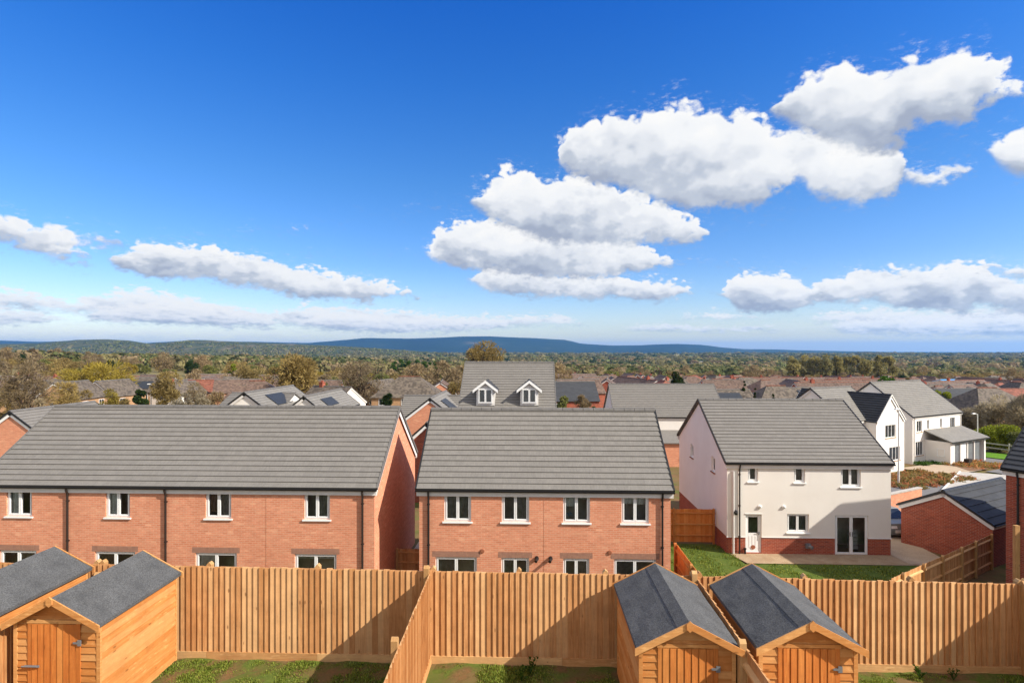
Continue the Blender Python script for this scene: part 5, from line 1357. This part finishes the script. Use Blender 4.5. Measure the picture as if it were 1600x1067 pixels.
while n < 430 and tries < 14000:
    tries += 1
    px = rs.uniform(-90, 1680); tt = 112+rs.random()**1.6*330
    if px > 830: tt = max(tt, rs.choice([rs.uniform(195, 440), rs.uniform(215, 440), rs.uniform(120, 200)]))
    if 715 < px < 870 and tt < 200: continue
    p = pT(px, 560, tt)
    if any((p.x-a)**2+(p.y-b)**2 < (c+2)**2 for a, b, c in PLACED): continue
    if any((p.x-a)**2+(p.y-b)**2 < (c+1.6)**2 for a, b, c in TREES): continue
    k = rs.choices(range(len(protos)), WT)[0]
    s = rs.uniform(.5, 1.0) if tt < 200 else rs.uniform(.62, 1.1)
    if used[k]: o = copy_tree(protos[k])
    else: o = protos[k]; used[k] = True
    o.location = (p.x, p.y, tz(p.x, p.y)-.2); o.scale = (s*rs.uniform(.9, 1.2), s*rs.uniform(.9, 1.2), s); o.rotation_euler = (0, 0, rs.uniform(0, 6.28))
    TREES.append((p.x, p.y, 2.2*s)); n += 1

rg = np.random.default_rng(9)
def far_mass(name, mat, N, seed, t0, t1, hm, thr, nq=56, sgn=1):
    r = np.random.default_rng(seed); P = []
    while len(P) < N:
        u = r.uniform(-1.12, 1.12); tt = t0*(t1/t0)**r.random()
        p = pT(CX+F*u, 560, tt)
        # hedged field pattern: gaps are fields
        v = sgn*mno.noise(Vector((p.x*.0042+seed, p.y*.0024, seed*.3)))+.5*mno.noise(Vector((p.x*.016, p.y*.009, 4)))
        if v < thr and r.random() > .10: continue
        P.append((p.x, p.y, tz(p.x, p.y), tt))
    P = np.array(P); H = hm*r.uniform(.6, 1.35, N)*(1+np.clip(P[:, 3]/4500, 0, .7))
    W_ = H*r.uniform(.38, .7, N)*(1+np.clip(P[:, 3]/1800, 0, 1.2))
    d = r.normal(size=(N, nq, 3)); d[:, :, 2] = np.abs(d[:, :, 2])*1.1-.15; d /= np.linalg.norm(d, axis=2)[:, :, None]
    q = .55+.45*np.sqrt(r.random((N, nq)))
    c = np.stack([P[:, 0, None]+d[:, :, 0]*W_[:, None]*q, P[:, 1, None]+d[:, :, 1]*W_[:, None]*q, P[:, 2, None]+H[:, None]*(.28+.68*d[:, :, 2]*q)], 2).reshape(-1, 3)
    dd = d.reshape(-1, 3); a = r.normal(size=dd.shape); a = a-dd*(a*dd).sum(1)[:, None]*.8; a /= np.linalg.norm(a, axis=1)[:, None]
    b = np.cross(a, dd+.4*r.normal(size=dd.shape)); b /= np.linalg.norm(b, axis=1)[:, None]
    s = (np.repeat(W_, nq)*.25*r.uniform(.6, 1.3, N*nq))[:, None]
    v = np.stack([c-a*s, c-b*s*.8, c+a*s, c+b*s*.8], 1).reshape(-1, 3); f = np.arange(N*nq*4).reshape(-1, 4)
    rn = np.clip(np.repeat(r.random(N), nq)*.6+.4*r.random(N*nq), 0, 1)
    o = np_mesh(name, v, f, rn, M[mat]); tag(o, kind='stuff'); return o
far_mass('distant_woodland', 'lf_far', 2900, 1, 380, 2300, 8, .0)
far_mass('distant_woodland', 'lf_brown', 1300, 2, 380, 2300, 8, -.05)
far_mass('distant_woodland', 'lf_far_green', 3300, 3, 400, 5200, 8, .06)
far_mass('distant_woodland', 'lf_dark', 1700, 5, 600, 6000, 8, .2)
far_mass('distant_woodland', 'lf_far', 2600, 6, 1500, 6500, 9, .05)
# pale far buildings in the plain
rs = random.Random(8)
for k, (px, tt, w) in enumerate(((545, 900, 22), (610, 1000, 40), (735, 800, 12), (660, 1100, 50), (940, 1200, 20), (1310, 900, 14), (1455, 1000, 26), (1560, 700, 16), (1090, 1300, 30), (1005, 1500, 24))):
    p = pT(px, 560, tt); t = thing('far_building', 'pale low building far out in the plain among trees', 'building', (p.x, p.y, tz(p.x, p.y)), rs.uniform(-.4, .4), 'far pale buildings')
    m = MB(); m.box(-w/2, w/2, 0, 10, 0, 5.5); m.build('wall', M['offwhite'], t)
    m = MB(); m.prism([(-.5, 5.5), (10.5, 5.5), (5, 8)], 0, -w/2-.5, w/2+.5); m.build('roof', M['tile_pale'], t)
# ------------------------------------------------------------------ sky with cumulus
w = bpy.data.worlds.new('World'); scene.world = w; w.use_nodes = True
s = NT(w.node_tree); bg = s.n['Background']
sky = s.node('ShaderNodeTexSky', sky_type='NISHITA'); sky.sun_disc = False
sky.sun_elevation = math.asin(SUN_TO.z); sky.sun_rotation = math.atan2(SUN_TO.x, SUN_TO.y)
sky.altitude = 60; sky.air_density = 1.0; sky.dust_density = .6; sky.ozone_density = 3.0
hs = s.node('ShaderNodeHueSaturation'); hs.inputs['Hue'].default_value = SKY_HUE; hs.inputs['Saturation'].default_value = SKY_SAT; hs.inputs['Value'].default_value = SKY_VAL
s.l.new(sky.outputs[0], hs.inputs['Color'])
gm = s.node('ShaderNodeGamma'); gm.inputs[1].default_value = SKY_GAM; s.l.new(hs.outputs[0], gm.inputs[0])
tc = s.node('ShaderNodeTexCoord'); d = s.vmath('NORMALIZE', tc.outputs['Generated'])
s.put(sky.inputs[0], s.vmath('MAXIMUM', d, (-2, -2, .002)))
sx = s.node('ShaderNodeSeparateXYZ'); s.put(sx.inputs[0], d)
az = s.math('MULTIPLY', s.math('ARCTAN2', sx.outputs[0], sx.outputs[1]), 57.29578)
el = s.math('MULTIPLY', s.math('ARCSINE', sx.outputs[2]), 57.29578)
def azel(px, py):
    x, y, z = ray(px, py); return math.degrees(math.atan2(x, y)), math.degrees(math.atan2(z, math.hypot(x, y)))
def curve(sock, pts):
    nd = s.node('ShaderNodeFloatCurve'); c = nd.mapping.curves[0]
    nd.mapping.use_clip = False
    while len(c.points) < len(pts): c.points.new(.5, .5)
    for p, (x, y) in zip(c.points, pts): p.location = (x, y); p.handle_type = 'VECTOR'
    nd.mapping.update(); s.put(nd.inputs['Value'], sock); return nd.outputs[0]
def layer(col, pts, seed, scale, amp, stretch=.55, soft=.5, softb=1.2, tone=1.0, relief=1.0, opac=1.0, low=0.0):
    T = []; B = []
    for px, a, b in pts:
        x, e1 = azel(px, a); _, e0 = azel(px, b); T.append(((x+50)/100, e1/40)); B.append(((x+50)/100, e0/40))
    if pts[0][1] < pts[0][2]:    # reaches the frame edge: carry on past it
        T.insert(0, (0, T[0][1])); B.insert(0, (0, B[0][1]))
    else: T.insert(0, (T[0][0]-.012, T[0][1]-.05)); B.insert(0, (B[0][0]-.012, B[0][1]))
    if pts[-1][1] < pts[-1][2]: T.append((1, T[-1][1])); B.append((1, B[-1][1]))
    else: T.append((T[-1][0]+.012, T[-1][1]-.05)); B.append((B[-1][0]+.012, B[-1][1]))
    cv = s.node('ShaderNodeCombineXYZ'); s.put(cv.inputs[0], az); s.put(cv.inputs[1], s.math('DIVIDE', el, stretch)); cv.inputs[2].default_value = seed*3.7
    v = cv.outputs[0]
    nc = s.node('ShaderNodeSeparateXYZ'); s.put(nc.inputs[0], s.noise(v, scale*2.2, 8, .62, 0, True))
    n1 = s.math('SUBTRACT', nc.outputs[0], .5); n2 = s.math('SUBTRACT', nc.outputs[1], .5)
    lc = s.node('ShaderNodeSeparateXYZ'); s.put(lc.inputs[0], s.noise(v, scale*.55, 2, .5, 0, True))
    l1 = s.math('SUBTRACT', lc.outputs[0], .5); l2 = s.math('SUBTRACT', lc.outputs[1], .5)
    bi = s.math('SUBTRACT', s.math('ABSOLUTE', l1), .09)
    mid = s.math('SUBTRACT', s.math('ABSOLUTE', s.math('SUBTRACT', s.noise(v, scale*1.5, 1, .5), .5)), .08)
    azd = s.math('ADD', az, s.math('MULTIPLY_ADD', n2, amp*1.3, s.math('MULTIPLY', l2, amp*5.0)))
    f = s.math('MULTIPLY_ADD', azd, .01, .5)
    top = s.math('MULTIPLY', curve(f, T), 40.0); bot = s.math('MULTIPLY', curve(f, B), 40.0)
    top = s.math('ADD', top, s.math('MULTIPLY_ADD', n1, amp*1.7, s.math('MULTIPLY_ADD', bi, amp*5.4, s.math('MULTIPLY', mid, amp*2.8))))
    bot = s.math('ADD', bot, s.math('MULTIPLY_ADD', n2, amp*2.4, s.math('MULTIPLY', l2, amp*3.2)))
    dt = s.math('SUBTRACT', top, el); db = s.math('SUBTRACT', el, bot)
    den = s.math('MULTIPLY', s.rng(dt, 0, soft*amp*1.7), s.rng(db, -.15*amp, softb*amp))
    edge = s.math('MINIMUM', dt, db)
    veil = s.math('MULTIPLY', s.rng(edge, -1.5*amp, .7*amp), s.rng(s.noise(s.vmath('MULTIPLY', v, (.8, 1.5, 1)), scale*3.2, 6, .7), .50, .78))
    den = s.math('MAXIMUM', den, s.math('MULTIPLY', veil, .62))
    th = s.math('MAXIMUM', s.math('SUBTRACT', top, bot), amp*1.5)
    rel = s.math('DIVIDE', db, th)
    # relief: brighter where the billow turns to the sun, up and to the right
    v2 = s.vmath('ADD', v, (.42/scale*.9, .75/scale*.9, 0)); n3 = s.noise(v2, scale*.55, 3, .5); n4 = s.noise(v, scale*.55, 3, .5)
    sh = s.math('MULTIPLY_ADD', s.math('SUBTRACT', n4, n3), .8*relief, s.math('MULTIPLY_ADD', rel, 1.22, -.06+low))
    sh = s.math('ADD', sh, s.math('MULTIPLY', s.math('SUBTRACT', s.noise(v, scale*.30, 2, .5), .5), 1.0*relief))
    sh = s.math('ADD', sh, s.math('MULTIPLY', n1, .14*relief))
    k = CLOUD*tone
    cc = s.ramp(sh, [(0.0, (.40*k, .45*k, .56*k)), (.25, (.56*k, .61*k, .70*k)), (.5, (.82*k, .845*k, .89*k)), (.72, (.96*k, .97*k, .98*k)), (1, (1.03*k, 1.02*k, 1.0*k))], 'EASE')
    return s.mix(s.math('MULTIPLY', den, opac), col, cc)
elr = s.math('DIVIDE', el, 60.0)
c = s.mix(1.0, gm.outputs[0], s.ramp(elr, [(0, (1.15, 1.06, 1.0)), (.05, (1.04, .96, 1.03)), (.14, (.74, .83, 1.07)), (.27, (.56, .79, 1.04)), (.42, (.31, .70, 1.14)), (.54, (.17, .62, 1.20)), (1, (.12, .55, 1.1))]), 'MULTIPLY')
# unseen bright cloud bank overhead and behind the viewer, added to lift ambient fill
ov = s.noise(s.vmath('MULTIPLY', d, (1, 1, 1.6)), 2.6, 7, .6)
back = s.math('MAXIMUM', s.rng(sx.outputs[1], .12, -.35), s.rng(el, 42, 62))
c = s.mix(s.math('MULTIPLY', s.math('MULTIPLY', back, s.rng(el, 1, 9)), s.rng(ov, .36, .54)), c, (CLOUD*BACK_FILL, CLOUD*BACK_FILL*.965, CLOUD*BACK_FILL*.91, 1))
# pale streaks near the horizon
c = layer(c, [(-60, 490, 545), (200, 495, 540), (450, 500, 535), (640, 508, 528), (760, 515, 522), (900, 508, 525), (1100, 500, 520), (1300, 490, 525), (1660, 485, 535)], 1, .9, .55, .22, 2.5, 2.5, .98, .8, .75, .25)
c = layer(c, [(-60, 445, 492), (40, 448, 492), (100, 464, 494), (160, 455, 502), (215, 444, 506), (260, 452, 508), (310, 460, 510), (360, 474, 510), (420, 484, 505), (470, 474, 516), (560, 478, 522), (640, 482, 516), (720, 490, 513), (800, 489, 512), (880, 488, 512), (905, 498, 508), (925, 508, 504), (1040, 508, 505), (1065, 490, 500), (1120, 481, 502), (1160, 488, 500), (1195, 500, 498), (1255, 498, 497), (1275, 488, 508), (1310, 480, 514), (1390, 477, 512), (1450, 481, 516), (1520, 476, 516), (1660, 470, 516)], 2, 1.0, .55, .40, .7, 1.5, .99, 1.0, .95, .12)
c = layer(c, [(-60, 474, 512), (50, 482, 510), (100, 492, 504), (112, 506, 500), (128, 500, 502), (150, 478, 505), (230, 468, 508), (330, 474, 514), (420, 488, 516), (450, 508, 506), (468, 500, 510), (500, 486, 514), (600, 490, 523), (700, 496, 521), (790, 500, 514), (815, 512, 508), (960, 516, 512), (985, 506, 519), (1040, 503, 520), (1130, 508, 521), (1200, 507, 519), (1240, 519, 514), (1290, 512, 510), (1320, 496, 524), (1400, 492, 526), (1500, 490, 528), (1660, 486, 528)], 9, 1.5, .34, .34, .8, 1.5, 1.0, 1.0, .9, .12)
c = layer(c, [(165, 405, 402), (185, 386, 428), (230, 376, 437), (280, 376, 438), (340, 384, 442), (400, 396, 455), (450, 410, 466), (500, 420, 472), (560, 430, 474), (600, 435, 472), (635, 452, 470), (656, 463, 462), (700, 463, 458), (728, 440, 436), (755, 410, 456), (800, 405, 466), (850, 425, 469), (900, 425, 468), (950, 425, 468), (1000, 432, 473), (1050, 437, 472), (1085, 447, 462), (1100, 458, 454), (1122, 462, 458), (1150, 424, 488), (1190, 419, 490), (1240, 428, 490), (1262, 446, 482), (1300, 430, 482), (1345, 414, 472), (1400, 418, 482), (1450, 413, 487), (1500, 401, 492), (1530, 404, 482), (1560, 425, 490), (1660, 440, 502)], 3, .75, .62, .6, .45, 1.1, 1.0, 1.0)
c = layer(c, [(25, 392, 385), (45, 375, 402), (100, 372, 412), (150, 392, 412), (175, 402, 400), (652, 394, 390), (670, 380, 406), (686, 354, 412), (715, 338, 424), (745, 338, 430), (780, 338, 432), (830, 350, 436), (880, 354, 440), (940, 358, 440), (1000, 374, 430), (1030, 386, 424), (1062, 410, 408), (1530, 435, 430), (1552, 414, 432), (1580, 408, 436), (1660, 408, 440)], 4, .62, .70, .65, .42, 1.1, 1.0, 1.0)
c = layer(c, [(-60, 318, 386), (30, 326, 386), (60, 343, 394), (90, 350, 388), (120, 360, 380), (150, 358, 378), (180, 366, 382), (200, 380, 376), (728, 318, 312), (745, 290, 330), (770, 272, 350), (800, 258, 362), (830, 262, 374), (850, 278, 382), (880, 268, 386), (920, 268, 386), (960, 280, 384), (1000, 302, 382), (1040, 314, 382), (1080, 328, 386), (1098, 345, 382), (1112, 368, 362), (1410, 288, 282), (1425, 268, 291), (1470, 260, 292), (1510, 262, 282), (1530, 272, 268)], 5, .55, .85, .7, .4, 1.1, 1.0, 1.0)
c = layer(c, [(868, 262, 240), (885, 218, 275), (915, 186, 288), (960, 168, 296), (1000, 172, 308), (1045, 156, 328), (1075, 152, 332), (1100, 164, 332), (1130, 167, 332), (1180, 172, 326), (1200, 188, 318), (1222, 200, 308), (1240, 200, 286), (1256, 196, 288), (1276, 192, 314), (1330, 208, 322), (1380, 215, 316), (1400, 232, 300), (1420, 268, 262), (1540, 236, 228), (1560, 208, 264), (1600, 198, 285), (1660, 200, 300)], 6, .42, 1.05, .75, .4, 1.0, 1.0, 1.0)
c = layer(c, [(1196, 188, 172), (1220, 148, 192), (1250, 114, 208), (1290, 92, 226), (1330, 88, 238), (1360, 100, 244), (1380, 106, 242), (1400, 92, 236), (1420, 88, 220), (1450, 90, 204), (1480, 72, 198), (1510, 67, 208), (1545, 68, 176), (1560, 92, 168), (1580, 128, 160), (1620, 146, 138)], 7, .42, 1.0, .75, .4, 1.0, 1.0, 1.0)
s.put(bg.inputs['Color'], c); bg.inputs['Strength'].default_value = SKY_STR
w.cycles.sampling_method = 'MANUAL'; w.cycles.sample_map_resolution = 512

# ------------------------------------------------------------------ picture settings
scene.view_settings.view_transform = 'Standard'; scene.view_settings.look = 'None'
scene.view_settings.gamma = 1; scene.view_settings.exposure = EXPO; scene.view_settings.use_curve_mapping = False
scene.cycles.use_denoising = True
scene.cycles.max_bounces = 6; scene.cycles.diffuse_bounces = 3; scene.cycles.volume_bounces = 1; scene.cycles.transparent_max_bounces = 8
scene.cycles.caustics_reflective = False; scene.cycles.caustics_refractive = False
